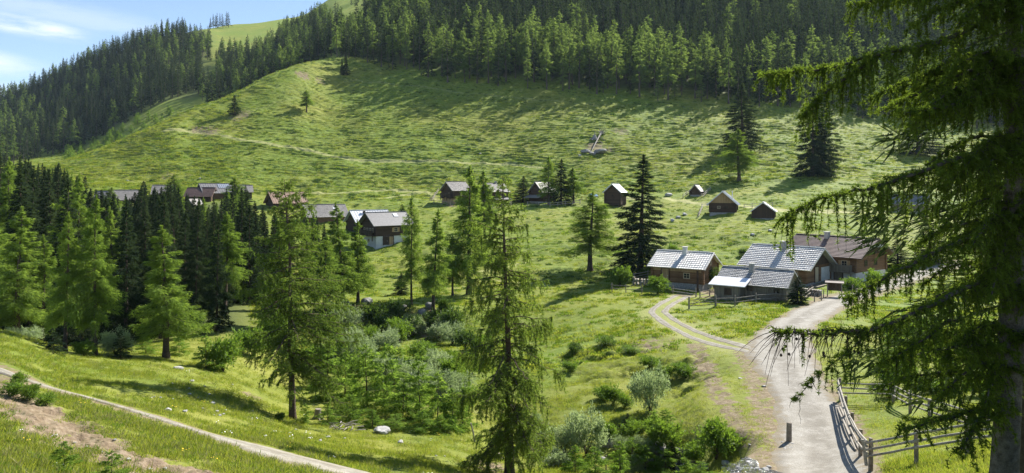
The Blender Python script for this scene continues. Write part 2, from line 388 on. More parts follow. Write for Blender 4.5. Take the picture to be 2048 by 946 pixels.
def leaf_mat(name, dark, light, trans=.45, tcol=None, gloss=.0):
    m, nt, N, L = new_mat(name)
    out = N('ShaderNodeOutputMaterial')
    r = attr(N, 'rnd'); oi = N('ShaderNodeObjectInfo').outputs['Random']
    f = math_(N, L, 'ADD', math_(N, L, 'MULTIPLY', r, .55), math_(N, L, 'MULTIPLY', oi, .45))
    c = mixc(N, L, f, dark, light)
    d = N('ShaderNodeBsdfPrincipled'); d.inputs['Roughness'].default_value = .55; d.inputs['Specular IOR Level'].default_value = gloss
    t = N('ShaderNodeBsdfTranslucent')
    L(c, d.inputs['Base Color'])
    tc = mixc(N, L, 1.0, c, tcol or (1.5, 1.45, .8), 'MULTIPLY'); L(tc, t.inputs['Color'])
    mx = N('ShaderNodeMixShader'); mx.inputs[0].default_value = trans
    L(d.outputs[0], mx.inputs[1]); L(t.outputs[0], mx.inputs[2]); L(mx.outputs[0], out.inputs[0]); return m

def wood_mat(name, a, b_, board=.22, axis='z', rough=.75, gap=.5, var=.5, scale_grain=(2, 2, 30), spec=.25):
    """weathered timber: boards or logs stacked along an axis of the object, with grain and dark joints"""
    m, nt, N, L = new_mat(name)
    out = N('ShaderNodeOutputMaterial'); p = N('ShaderNodeBsdfPrincipled')
    oc = N('ShaderNodeTexCoord').outputs['Object']
    sp = N('ShaderNodeSeparateXYZ'); L(oc, sp.inputs[0])
    if axis == 'xy': co = math_(N, L, 'ADD', sp.outputs['X'], sp.outputs['Y'])
    else: co = sp.outputs[axis.upper()]
    k = math_(N, L, 'DIVIDE', co, board)
    fr = math_(N, L, 'FRACT', k, 0); fl = math_(N, L, 'FLOOR', k, 0)
    wn = N('ShaderNodeTexWhiteNoise'); wn.noise_dimensions = '1D'; L(fl, wn.inputs['W'])
    gr = noise(N, L, oc, 3.0, 5, .65, (1, 1, 9) if axis == 'xy' else (1, 1, 6))
    lg = noise(N, L, oc, .8, 4, .6)
    f = math_(N, L, 'ADD', math_(N, L, 'MULTIPLY', wn.outputs['Value'], var), math_(N, L, 'MULTIPLY', gr, 1 - var))
    c = mixc(N, L, f, a, b_)
    c = mixc(N, L, maprange(N, L, lg, .45, .75, 0, .45), c, tuple(x * .45 for x in a))
    pk = math_(N, L, 'ABSOLUTE', math_(N, L, 'SUBTRACT', fr, .5), 0)
    c = mixc(N, L, maprange(N, L, pk, .40, .5, 0, gap), c, (.02, .015, .01))
    b = N('ShaderNodeBump'); b.inputs['Strength'].default_value = .8; b.inputs['Distance'].default_value = .05
    L(math_(N, L, 'ADD', maprange(N, L, pk, .3, .5, 1, 0), math_(N, L, 'MULTIPLY', gr, .3)), b.inputs['Height']); L(b.outputs[0], p.inputs['Normal'])
    L(c, p.inputs['Base Color']); p.inputs['Roughness'].default_value = rough; p.inputs['Specular IOR Level'].default_value = spec
    L(p.outputs[0], out.inputs[0]); return m

def plain_mat(name, a, b_, scale=3, rough=.7, spec=.3, metal=0.0, bump=.3, detail=5):
    m, nt, N, L = new_mat(name)
    out = N('ShaderNodeOutputMaterial'); p = N('ShaderNodeBsdfPrincipled')
    oc = N('ShaderNodeTexCoord').outputs['Object']
    n = noise(N, L, oc, scale, detail, .65); n2 = noise(N, L, oc, scale * 7, 4, .6)
    f = math_(N, L, 'ADD', math_(N, L, 'MULTIPLY', n, .7), math_(N, L, 'MULTIPLY', n2, .3))
    c = mixc(N, L, maprange(N, L, f, .3, .7), a, b_)
    if bump:
        b = N('ShaderNodeBump'); b.inputs['Strength'].default_value = bump; b.inputs['Distance'].default_value = .05
        L(f, b.inputs['Height']); L(b.outputs[0], p.inputs['Normal'])
    L(c, p.inputs['Base Color']); p.inputs['Roughness'].default_value = rough; p.inputs['Specular IOR Level'].default_value = spec; p.inputs['Metallic'].default_value = metal
    L(p.outputs[0], out.inputs[0]); return m

M = {}
M['ground'] = ground_mat()
M['gravel'] = gravel_mat('road_gravel', (.37, .35, .31), (.27, .25, .21), 0.9)
M['track'] = gravel_mat('track_gravel', (.36, .34, .285), (.26, .23, .17), 1.0)
M['larch'] = leaf_mat('larch_needles', (.108, .176, .036), (.198, .280, .068), .58)
M['larch_hero'] = leaf_mat('old_larch_needles', (.098, .160, .034), (.185, .255, .064), .58)
M['larch_near'] = leaf_mat('near_larch_needles', (.075, .125, .022), (.170, .230, .046), .58)
M['larch_young'] = leaf_mat('young_larch_needles', (.108, .190, .036), (.185, .275, .064), .60, (1.75, 1.65, .95))
M['larch_far'] = leaf_mat('distant_larch_needles', (.085, .138, .046), (.185, .255, .085), .52)
M['spruce'] = leaf_mat('spruce_needles', (.014, .029, .018), (.064, .092, .042), .30)
M['willow'] = leaf_mat('willow_leaves', (.19, .25, .13), (.32, .38, .23), .48, (1.3, 1.35, .9), .4)
M['alder'] = leaf_mat('alder_leaves', (.085, .155, .022), (.155, .245, .040), .5, None, .3)
M['darkbush'] = leaf_mat('dark_leaves', (.05, .095, .02), (.09, .15, .034), .42, None, .3)
M['bark'] = plain_mat('bark', (.045, .032, .024), (.13, .10, .08), 6, .9, .1, 0, .8)
M['bark_far'] = plain_mat('grey_bark', (.055, .045, .038), (.14, .12, .10), 3, .9, .1, 0, 0)

# ------------------------------------------------------------------ ground sheet with wear painted as its own colour
def build_ground():
    global DIRT, WORN
    worn = np.zeros_like(TZ); dirt = np.zeros_like(TZ); shrub = np.zeros_like(TZ); litter = np.zeros_like(TZ)
    for i, t in enumerate(TRAILS):
        d = dist_to(t, TX, TY, 4)
        w = (1.1, 1.1, 1.0, 1.3, .8, 1.0, .6, .6, .6)[i]
        worn = np.maximum(worn, (1 - sstep(w * .5, w * 1.4, d)) * (.66, .65, .6, .9, .3, .15, .5, .5, .5)[i])
    worn = np.maximum(worn, .4 * (1 - sstep(2.2, 4.0, dTRACK)) * (1 - sstep(1.2, 2.4, dTRACK) * .6))
    # soil bank in the foreground, brown apron beside the road, scars
    # the soil scar runs down the bank from (0,800) to (330,946)
    sc = SCAR
    dirt = np.maximum(dirt, 0.90 * (1 - sstep(.3, 2.3, dist_to(sc, TX, TY, 3))))
    dirt = np.maximum(dirt, .55 * sstep(0, .6, blob(200, 15, 500, .35)))
    dirt = np.maximum(dirt, .62 * (1 - sstep(.5, 1.9, dPATH)))
    ap = densify([hit(*p)[:2] for p in ((1500,700),(1530,760),(1545,820),(1545,880),(1530,940),(1540,1000))], .5)
    dirt = np.maximum(dirt, .66 * (1 - sstep(.7, 2.6, dist_to(ap, TX, TY, 4))))
    dirt = np.maximum(dirt, .62 * (1 - sstep(1.8, 3.4, dROAD)))
    ap2 = densify([hit(*p)[:2] for p in ((1390,690),(1410,730),(1440,790),(1500,870))], .5)
    dirt = np.maximum(dirt, .65 * (1 - sstep(.3, 1.3, dist_to(ap2, TX, TY, 3))))
    for (u, v, r, s) in ((605,150,4,.66),(640,162,3,.5),(420,262,4,.6),(395,258,3,.6),(480,232,5,.6),(1190,295,4,.75),(1240,262,4,.55),(1215,300,3,.55),(335,352,3,.6),(1400,735,1.4,.9),(690,735,.9,.5),(1000,705,2,.4),(1440,586,3.2,.9),(1428,596,2.0,.6),(1640,592,2.6,.75),(1372,590,2.0,.6),(905,412,3,.6),(990,414,3,.5),(1240,412,2.5,.6),(1455,438,2.5,.4),(770,484,3,.5),(1305,690,3,.5),(985,938,2.2,.55),(500,790,.9,.7),(680,640,4,.6),(860,655,4,.55)):
        x, y, z = hit(u, v, 10 if v > 500 else 150)
        d = np.hypot((TX - x), (TY - y) / 1.3); dirt = np.maximum(dirt, s * (1 - sstep(r * .3, r * 1.4, d)))
    shrub = sstep(150, 210, TY) * .9 + .45 * sstep(95, 120, TY) * (1 - sstep(150, 210, TY)) + .15
    shrub = np.clip(shrub, 0, 1) * (.55 + .45 * sstep(300, 900, UU))
    # forest floors
    litter = np.maximum(litter, sstep(3, 22, TY - np.interp(U, EDGE_U, EDGE_D)[None, :] + 4 * perlin(TX / 6, TY / 6)) * sstep(650, 720, UU) * (1 - sstep(430, 520, TY) * (UU < 760)))
    litter = np.maximum(litter, sstep(415, 430, TY) * (1 - sstep(690, 760, TY)) * (1 - sstep(400, 440, UU)))
    litter = np.maximum(litter, sstep(58, 66, TY) * (1 - sstep(165, 180, TY)) * (1 - sstep(430, 560, UU)) )
    DIRT = dirt; WORN = worn
    j, i = np.meshgrid(np.arange(ND - 1), np.arange(NU - 1), indexing='ij')
    a = (j * NU + i).ravel()
    me = np_mesh('ground', np.stack([TX.ravel(), TY.ravel(), TZ.ravel()], 1), np.stack([a, a + 1, a + NU + 1, a + NU], 1), [M['ground']], smooth=True,
                 attrs={'worn': worn.ravel(), 'dirt': dirt.ravel(), 'shrub': shrub.ravel(), 'litter': litter.ravel()})
    tag(link('ground', me), kind='structure')
EDGE_U = [690, 760, 850, 950, 1050, 1150, 1250, 1330, 1420, 1500, 1600, 1700, 1830, 2048, 2500]
EDGE_D = [345, 330, 316, 309, 305, 302, 299, 297, 295, 293, 294, 296, 298, 300, 300]
build_ground()

def ribbon(name, line, hw, mat, n=9, lift=.03, jit=.12, crown=.05, start=0):
    """a road sheet draped on the ground; edges ragged"""
    t = np.gradient(line, axis=0); t /= np.linalg.norm(t, axis=1)[:, None] + 1e-9
    nrm = np.stack([-t[:, 1], t[:, 0]], 1)
    if not hasattr(hw, '__len__'): hw = np.full(len(line), hw)
    q = np.linspace(-1, 1, n); V = []; E = []
    jl = jit * fbm(np.arange(len(line)) * .23 + start, np.zeros(len(line)) + .5, 3) * 2; jr = jit * fbm(np.arange(len(line)) * .23 + 50 + start, np.zeros(len(line)) + .5, 3) * 2
    for k in range(n):
        w = q[k] * (hw + np.where(q[k] > 0, jl, jr))
        x = line[:, 0] + nrm[:, 0] * w; y = line[:, 1] + nrm[:, 1] * w
        z = gz(x, y) + lift + crown * (1 - q[k] ** 2)
        if abs(q[k]) == 1: z = z - (lift + .02)
        V.append(np.stack([x, y, z], 1)); E.append(np.full(len(line), abs(q[k])))
    V = np.stack(V, 1).reshape(-1, 3); E = np.stack(E, 1).ravel()
    a = (np.arange(len(line) - 1)[:, None] * n + np.arange(n - 1)[None, :]).ravel()
    return V, np.stack([a, a + 1, a + n + 1, a + n], 1), E

def build_roads():
    hw = np.interp(ROAD[:, 1], [20, 34, 48, 56, 64, 80, 120], [2.1, 2.0, 2.2, 2.9, 2.2, 1.7, 1.6])
    V, Fq, E = ribbon('gravel_road', ROAD, hw, None, 13, .035, .45)
    tag(link('gravel_road', np_mesh('gravel_road', V, Fq, [M['gravel']], smooth=True, attrs={'edge': E})), kind='structure')
    # two wheel ruts with a strip of grass between them
    t = np.gradient(TRACK, axis=0); t /= np.linalg.norm(t, axis=1)[:, None]; nr = np.stack([-t[:, 1], t[:, 0]], 1)
    off = np.interp(np.arange(len(TRACK)), [0, 8, 26, len(TRACK)], [.2, .45, .72, .72])[:, None]
    Vs = []; Fs = []; Es = []; b = 0
    for s in (-1, 1):
        V, Fq, E = ribbon('farm_track', TRACK + s * off * nr, .42, None, 7, .03 if s > 0 else .034, .12, .0, 31 * s)
        Vs.append(V); Fs.append(Fq + b); Es.append(E); b += len(V)
    tag(link('farm_track', np_mesh('farm_track', np.concatenate(Vs), np.concatenate(Fs), [M['track']], smooth=True, attrs={'edge': np.concatenate(Es)})), kind='structure')
    hw = np.interp(PATH[:, 0], [-30, -17, -12, -7, 0], [.45, .28, .5, 1.2, 1.5])
    V, Fq, E = ribbon('gravel_path', PATH, hw, None, 9, .03, .16)
    tag(link('gravel_path', np_mesh('gravel_path', V, Fq, [M['track']], smooth=True, attrs={'edge': E})), kind='structure')
build_roads()
#@@TREES

# ------------------------------------------------------------------ conifers and bushes
def norm(v): return v / (np.linalg.norm(v, axis=-1, keepdims=True) + 1e-9)
def cards(P, Dv, ln, wd, rnd, r):
    """needle sprays: one slim triangle each"""
    S = norm(np.cross(Dv, norm(r.normal(size=P.shape))))
    a = P + S * (wd * .5)[:, None]; b = P - S * (wd * .5)[:, None]; c = P + Dv * ln[:, None]
    V = np.stack([a, b, c], 1).reshape(-1, 3)
    n = len(P); Fc = np.arange(3 * n).reshape(n, 3)
    return V, Fc, np.repeat(rnd, 3)
def tube(P, R, k=6):
    """tapered tube through points P with radii R"""
    P = np.asarray(P, float); R = np.asarray(R, float); n = len(P)
    T = norm(np.gradient(P, axis=0))
    ref = np.where(np.abs(T[:, 2:3]) > .9, np.array([[1., 0, 0]]), np.array([[0, 0, 1.]]))
    A = norm(np.cross(T, ref)); B = np.cross(T, A)
    an = np.arange(k) / k * 2 * np.pi
    V = P[:, None, :] + R[:, None, None] * (np.cos(an)[None, :, None] * A[:, None, :] + np.sin(an)[None, :, None] * B[:, None, :])
    i = (np.arange(n - 1)[:, None] * k + np.arange(k)[None, :]).ravel(); j = (np.arange(n - 1)[:, None] * k + (np.arange(k)[None, :] + 1) % k).ravel()
    return V.reshape(-1, 3), np.stack([i, j, j + k, i + k], 1)
class Acc:
    def __init__(s): s.V = []; s.F = {3: [], 4: []}; s.A = []; s.b = 0
    def add(s, V, Fq, a=None):
        if len(V) == 0: return
        s.V.append(V); s.F[Fq.shape[1]].append(Fq + s.b); s.b += len(V)
        s.A.append(a if a is not None else np.zeros(len(V)))
    def mesh(s, name, mats, smooth=False, at=None):
        fs = [np.concatenate(s.F[k]) for k in (3, 4) if s.F[k]]
        return np_mesh(name, np.concatenate(s.V), fs, mats, smooth=smooth, attrs={at: np.concatenate(s.A)} if at else None)

def conifer(seed, H, R, kind, nb, nc, cl, cw, base=.12, lean=0.0, wood='bark', leaf='larch', k=6, branchwood=True, hang=.5, droop=None, gap=.15, stub=True, tr=None, asym=0.0, power=None):
    """returns (trunk mesh, crown mesh), foot at the origin"""
    r = np.random.default_rng(seed)
    w = Acc(); c = Acc()
    nz = 14
    tz = np.linspace(-.4, H, nz); bend = lean * (np.clip(tz, 0, H) / H) ** 1.6 + .012 * H * np.sin(np.clip(tz, 0, None) / H * 4 + r.uniform(0, 6)) * (tz / H)
    rad0 = tr or H * .0145
    rr = rad0 * (1 - .93 * np.clip(tz, 0, H) / H); rr[0] *= 1.5; rr[1] *= 1.08
    tp = np.stack([bend, .3 * bend * r.uniform(-1, 1), tz], 1)
    w.add(*tube(tp, rr, max(k, 5)))
    def trunk_at(z): return np.stack([np.interp(z, tz, tp[:, 0]), np.interp(z, tz, tp[:, 1]), z], -1)
    t = np.sort(r.uniform(0, 1, nb)) ** (.95)
    t = (np.arange(nb) + r.uniform(0, 1, nb)) / nb
    z0 = H * (base + (.985 - base) * t)
    az = r.uniform(0, 2 * np.pi, nb) if kind != 'spruce' else (np.arange(nb) * 2.4 + r.uniform(-.5, .5, nb))
    if kind == 'larch':
        prof = np.minimum(1, (t + .30) / .45) * (1 - t) ** (power or .72) + .03
        L = R * prof * r.uniform(.55, 1.15, nb)
        el = np.radians(-14 + 42 * t + r.normal(0, 8, nb)); kd = (.30 if droop is None else droop) * (1 - .5 * t)
    else:
        prof = (1 - t) ** (power or .85) * np.minimum(1, (t + .35) / .4) + .02
        L = R * prof * r.uniform(.78, 1.12, nb)
        el = np.radians(-16 + 40 * t ** 1.5 + r.normal(0, 4, nb)); kd = (.22 if droop is None else droop) * (1 - .6 * t)
    L *= 1 + .28 * np.sin(az * 2 + r.uniform(0, 6)) * np.sin(t * 9 + r.uniform(0, 6)) + asym * np.cos(az - 3.1)
    L *= np.where(r.uniform(0, 1, nb) < gap, .45, 1)
    dirh = np.stack([np.cos(az), np.sin(az), 0 * az], 1)
    o = trunk_at(z0)
    def bpt(i, s):
        x = L[i] * s
        zz = L[i] * (np.tan(el[i]) * s - kd[i] * s * s * 1.6 + kd[i] * .9 * s ** 4)
        return o[i] + dirh[i] * x[..., None] + np.stack([0 * zz, 0 * zz, zz], -1)
    if branchwood:
        for i in range(nb):
            s = np.linspace(0, 1, 6); br = max(.006, L[i] * .0105) * (1 - .85 * s)
            w.add(*tube(bpt(np.full(6, i), s), br, 3))
        if stub:
            for _ in range(int(nb * .12)):          # dead snags on the bare lower trunk
                z = r.uniform(.08, max(base, .12) + .05) * H; a = r.uniform(0, 6.28); q = trunk_at(np.array(z)); l = r.uniform(.2, .35) * R * .5
                w.add(*tube(np.stack([q, q + np.array([math.cos(a), math.sin(a), -.15]) * l]), [.02 * H / 15, .006], 3))
    pw = (L + .06 * R) ** 1.05; pw /= pw.sum()
    i = r.choice(nb, nc, p=pw)
    s = r.uniform(.06, 1, nc) ** .8
    side = np.where(r.uniform(0, 1, nc) < .5, 1, -1)
    # twigs come off at set places so that sprays gather into clumps
    st = np.round(s * 7) / 7 * .6 + s * .4
    tl = L[i] * .40 * (1 - .62 * st) * r.uniform(.4, 1.1, nc)
    q = r.uniform(0, 1, nc)
    lat = np.stack([-np.sin(az[i]), np.cos(az[i]), 0 * q], 1) * side[:, None]
    tw = norm(lat * .85 + dirh[i] * .6)
    P = bpt(i, st) + tw * (tl * q)[:, None]
    hg = r.uniform(0, 1, nc) ** 1.6 * hang * np.clip(.06 + .95 * L[i] / max(R, .1), 0, 1.2)
    P[:, 2] -= hg + .35 * q * q * tl
    P += r.normal(0, .035, P.shape) * (cl / .3)
    dn = np.zeros_like(P); dn[:, 2] = -1
    wn = (hg / (hang + .01))[:, None]
    Dv = norm(tw * (.8 - .4 * wn) + dirh[i] * .45 + dn * (.25 + 1.0 * wn) + r.normal(0, .38, P.shape))
    ln = cl * r.uniform(.55, 1.35, nc) * (.65 + .35 * np.minimum(1, L[i] / R + .3)); wd = cw * r.uniform(.6, 1.3, nc)
    brnd = r.uniform(0, 1, nb)
    rnd = np.clip(.55 * brnd[i] + .45 * r.uniform(0, 1, nc), 0, 1)
    c.add(*cards(P, Dv, ln, wd, rnd, r))
    # leader tip
    n = max(12, nc // 90); z = H * r.uniform(.93, 1.01, n); P = trunk_at(np.minimum(z, H)); P[:, 2] = z
    a = r.uniform(0, 6.28, n); Dv = norm(np.stack([np.cos(a), np.sin(a), r.uniform(.3, 1.5, n)], 1))
    c.add(*cards(P, Dv, cl * r.uniform(.4, .8, n), np.full(n, cw * .8), r.uniform(.3, 1, n), r))
    return w.mesh('trunk', [M[wood]], True), c.mesh('crown', [M[leaf]], False, 'rnd')

def joined(tm, cm, name):
    """one mesh with trunk and crown, for the trees that stand in a far mass"""
    nv = len(tm.vertices); a = np.zeros(nv * 3, np.float32); tm.vertices.foreach_get('co', a)
    b = np.zeros(len(cm.vertices) * 3, np.float32); cm.vertices.foreach_get('co', b)
    def fs(me):
        n = len(me.polygons); t = np.zeros(n, np.int32); me.polygons.foreach_get('loop_total', t); li = np.zeros(len(me.loops), np.int32); me.loops.foreach_get('vertex_index', li)
        return t, li
    t1, l1 = fs(tm); t2, l2 = fs(cm)
    q = l1.reshape(-1, 4); tr = l2.reshape(-1, 3) + nv
    rn = np.zeros(len(cm.vertices), np.float32); cm.attributes['rnd'].data.foreach_get('value', rn)
    return np_mesh(name, np.concatenate([a, b]).reshape(-1, 3), [q, tr], [tm.materials[0], cm.materials[0]], midx=np.concatenate([np.zeros(len(q)), np.ones(len(tr))]),
                   attrs={'rnd': np.concatenate([np.zeros(nv), rn])})

def bush(seed, H, R, n, ls, leaf='alder', lobes=9, wood='bark', up=.35, aspect=.45):
    r = np.random.default_rng(seed); w = Acc(); c = Acc()
    a = r.uniform(0, 6.28, lobes); q = np.sqrt(r.uniform(0, 1, lobes)) * .72
    cz = H * (.30 + .48 * r.uniform(0, 1, lobes) * (1 - .55 * q)); cx = np.stack([np.cos(a) * q * R, np.sin(a) * q * R, cz], 1)
    cr = R * r.uniform(.30, .50, lobes)
    for i in range(lobes):
        s = np.linspace(0, 1, 5)[:, None]
        p = cx[i] * s * np.array([1, 1, 0]) * s ** .4 + np.array([0, 0, 1]) * (cx[i, 2] + .25 * cr[i]) * s
        p[0, 2] -= .15
        w.add(*tube(p + r.normal(0, .02, p.shape) * R, np.linspace(.03, .008, 5) * (.5 + H / 3), 4))
    ns = 70; sl_ = r.integers(0, lobes, ns); sdv = norm(r.normal(size=(ns, 3)) + np.array([0, 0, .55])); sln = cr[sl_] * r.uniform(.7, 1.75, ns)
    n2 = int(n * .5); js = r.integers(0, ns, n2); fs_ = r.uniform(.25, 1, n2)
    P2 = cx[sl_][js] + sdv[js] * (sln[js] * fs_)[:, None] + r.normal(0, .03 * R, (n2, 3)); d2 = sdv[js]; i2 = sl_[js]
    n = n - n2
    i = r.integers(0, lobes, n); d = norm(r.normal(size=(n, 3))); rad = cr[i] * r.uniform(.2, 1.08, n) ** .7
    P = cx[i] + d * rad[:, None] * np.array([1, 1, .9 * H / (2 * R) + .35])
    P += r.normal(0, .05 * R, P.shape)
    P = np.concatenate([P, P2]); d = np.concatenate([d, d2]); i = np.concatenate([i, i2])
    keep = P[:, 2] > .03 * H; P = P[keep]; d = d[keep]; i = i[keep]; n = len(P)
    Dv = norm(d * .7 + r.normal(0, .6, P.shape) + np.array([0, 0, up]))
    rnd = np.clip(.5 * r.uniform(0, 1, lobes)[i] + .5 * r.uniform(0, 1, n), 0, 1)
    S = norm(np.cross(Dv, norm(r.normal(size=P.shape)))); ln = ls * r.uniform(.6, 1.3, n); wd = ln * aspect
    V = np.stack([P, P + Dv * (ln * .5)[:, None] + S * (wd * .5)[:, None], P + Dv * ln[:, None], P + Dv * (ln * .5)[:, None] - S * (wd * .5)[:, None]], 1).reshape(-1, 3)
    c.add(V, np.arange(4 * n).reshape(n, 4), np.repeat(rnd, 4))
    return w.mesh('stem', [M[wood]], True), c.mesh('foliage', [M[leaf]], False, 'rnd')

def plant(name, label, cat, group, pos, meshes, parts, rz=None, s=1.0):
    if len(meshes) == 3: parts = tuple(parts) + ('twigs',)
    """one tree or bush: an Empty at its foot with its parts"""
    e = empty(name, (pos[0], pos[1], pos[2] - .05), random.uniform(0, 6.28) if rz is None else rz, s)
    e.rotation_euler[0] = random.gauss(0, .018); e.rotation_euler[1] = random.gauss(0, .018)
    tag(e, label, cat, group)
    for m, p in zip(meshes, parts):
        o = link(p, m, e)
        if p == 'twigs': o['kind'] = 'stuff'
    return e

# --- prototypes
def hero_larch(seed, H, R, nb, base, droop, hang, tr, lean, asym=0.0, power=.6, twl=.9, dens=1.0, top=.0):
    """old larch with explicit hanging twigs and needle tufts on them"""
    r = np.random.default_rng(seed); w = Acc(); c = Acc(); tw_ = Acc()
    nz = 22; tz = np.linspace(-.4, H, nz); q = np.clip(tz, 0, H) / H
    tp = np.stack([lean * q ** 1.6 + .05 * np.sin(tz * .7 + seed) * q, .08 * np.sin(tz * .5) * q, tz], 1)
    rr = tr * (1 - .94 * q ** .9); rr[0] *= 1.6; rr[1] *= 1.1
    w.add(*tube(tp, rr, 12))
    def tat(z): return np.array([np.interp(z, tz, tp[:, 0]), np.interp(z, tz, tp[:, 1]), z])
    PP = []; DD = []; RR = []
    for k in range(nb):
        t = (k + r.uniform(0, 1)) / nb; z = H * (base + (.985 - base) * t); a = r.uniform(0, 6.283)
        L = R * (min(1, (t + .32) / .5) * (1 - t) ** power + .045) * r.uniform(.5, 1.15) * (1 + asym * math.cos(a - 3.1)) * (1 + .22 * math.sin(3 * a + 8 * t))
        if r.uniform() < .16: L *= .5
        d = np.array([math.cos(a), math.sin(a), 0]); el = math.tan(math.radians(-12 + 46 * t + r.normal(0, 8)))
        s = np.linspace(0, 1, 10)[:, None]; kd = droop * (1 - .6 * t)
        C = tat(z) + d * L * s + np.array([0, 0, 1.]) * L * (el * s - kd * s ** 2 * 1.7 + kd * 1.0 * s ** 4)
        C[1:-1] += r.normal(0, .02, (8, 3)) * L * .5
        w.add(*tube(C, np.maximum(.012 + .012 * L, .01) * (1 - .85 * s[:, 0]), 4))
        bt = r.uniform(0, 1)
        nt = max(5, int(L / .095 * dens))
        for j in range(nt):
            f = r.uniform(.05, 1) ** .85; x = f * 9; i = min(int(x), 8); o = C[i] * (1 - (x - i)) + C[i + 1] * (x - i)
            side = norm(np.array([-d[1], d[0], 0])) * (1 if r.uniform() < .5 else -1)
            l = twl * L / R * (1.05 - .6 * f) * r.uniform(.25, 1.0) * .8 + .08; h = hang * r.uniform(.1, 1.0) ** 1.3 * min(1, .12 + 1.0 * L / R)
            m = 6; kk = np.linspace(0, 1, m)[:, None]
            p = o + norm(side * .9 + d * r.uniform(.1, 1.0)) * l * (1 - (1 - kk) ** 1.6) - np.array([0, 0, 1.]) * h * kk ** 1.5 + r.normal(0, .025, (m, 3)) * kk
            tw_.add(*tube(p, np.linspace(.011, .004, m), 3))
            ll = float(np.linalg.norm(np.diff(p, axis=0), axis=1).sum()); n = max(4, int(ll / .040))
            y = r.uniform(.05, 1, n) * (m - 1); b = np.minimum(y.astype(int), m - 2); g = (y - b)[:, None]
            PP.append(p[b] * (1 - g) + p[b + 1] * g); DD.append(norm(p[b + 1] - p[b])); RR.append(np.clip(.5 * bt + .2 * r.uniform() + .3 * r.uniform(0, 1, n), 0, 1))
    P = np.concatenate(PP); T = np.concatenate(DD); A = np.concatenate(RR); kx = 3
    P = np.repeat(P, kx, 0) + r.normal(0, .015, (len(P) * kx, 3)); T = np.repeat(T, kx, 0); A = np.repeat(A, kx); n = len(P)
    c.add(*cards(P, norm(T * .8 + r.normal(0, .75, P.shape)), r.uniform(.07, .15, n), np.full(n, .028), A, r))
    print('hero cards', n)
    return w.mesh('trunk', [M['bark']], True), c.mesh('crown', [M['larch_hero']], False, 'rnd'), tw_.mesh('twigs', [M['bark']], True)
PROTO = {}
def protos(key, n, fn): PROTO[key] = [fn(i) for i in range(n)]
def pick(key): return random.choice(PROTO[key])
FARL = dict(nb=46, nc=820, cl=1.05, cw=.30, wood='bark_far', k=5, branchwood=False, stub=False)
protos('larch_far', 6, lambda i: conifer(100 + i, 20, 3.2 + .35 * (i % 3), 'larch', base=.28 + .05 * (i % 2), leaf='larch_far', hang=.6, gap=.2, **dict(FARL, nc=1150)))
protos('spruce_far', 6, lambda i: conifer(200 + i, 20, 2.5 + .3 * (i % 3), 'spruce', base=.10 + .06 * (i % 2), leaf='spruce', hang=.45, gap=.12, **FARL))
MID = dict(nb=150, nc=22000, cl=.36, cw=.072, k=7)
protos('larch_mid', 5, lambda i: conifer(300 + i, 18, 2.7 + .35 * (i % 3), 'larch', base=.20 + .04 * i, leaf='larch', hang=.95, gap=.2, droop=.36, **MID))
protos('spruce_mid', 5, lambda i: conifer(400 + i, 18, 2.7 + .3 * (i % 3), 'spruce', base=.05, leaf='spruce', hang=.5, gap=.12, nb=110, nc=11500, cl=.46, cw=.12, k=6))
protos('larch_young', 4, lambda i: conifer(500 + i, 3.0, .95 + .12 * i, 'larch', nb=46, nc=3600, cl=.19, cw=.045, base=.04, leaf='larch_young', hang=.10, gap=.1, stub=False, k=5, droop=.05, power=.62))
protos('spruce_young', 3, lambda i: conifer(520 + i, 3.0, .95 + .1 * i, 'spruce', nb=46, nc=2600, cl=.22, cw=.06, base=.03, leaf='spruce', hang=.12, gap=.1, stub=False, k=5))
protos('willow', 3, lambda i: bush(540 + i, 2.4, 1.5, 6500, .13, 'willow', 11))
protos('alder', 4, lambda i: bush(560 + i, 2.2, 1.4, 5600, .15, 'alder', 10))
protos('darkbush', 2, lambda i: bush(580 + i, 2.0, 1.4, 4600, .15, 'darkbush', 10))

_reach = {}
def reach(me):
    if me.name not in _reach:
        a = np.zeros(len(me.vertices) * 3, np.float32); me.vertices.foreach_get('co', a); a = a.reshape(-1, 3)
        lo = a[a[:, 2] < np.quantile(a[:, 2], .6)]
        _reach[me.name] = float(np.quantile(np.hypot(lo[:, 0], lo[:, 1]), .94))
    return _reach[me.name]
def tree_px(kind, u, vb, vt, label, group=None, D=None, wide=None, name=None, meshes=None, cat='tree', dmin=6, H0=None):
    """tree whose foot shows at (u, vb) and whose top reaches row vt; D when the foot is hidden"""
    p = at(u, D) if D else hit(u, vb, dmin)
    H = p[2] * 0 + ((HV - vt) / F * p[1] - p[2])
    ms = meshes or pick(kind)
    h0 = H0 or {'larch_far': 20, 'spruce_far': 20, 'larch_mid': 18, 'spruce_mid': 18, 'larch_young': 3, 'spruce_young': 3}[kind]
    s = H / h0
    sx = s if not wide else (wide / F * p[1]) / reach(ms[1])
    return plant(name or (kind.split('_')[0] + '_tree'), label, cat, group, p, ms, ('trunk', 'crown'), s=(sx, sx, s))
CLASS = {}
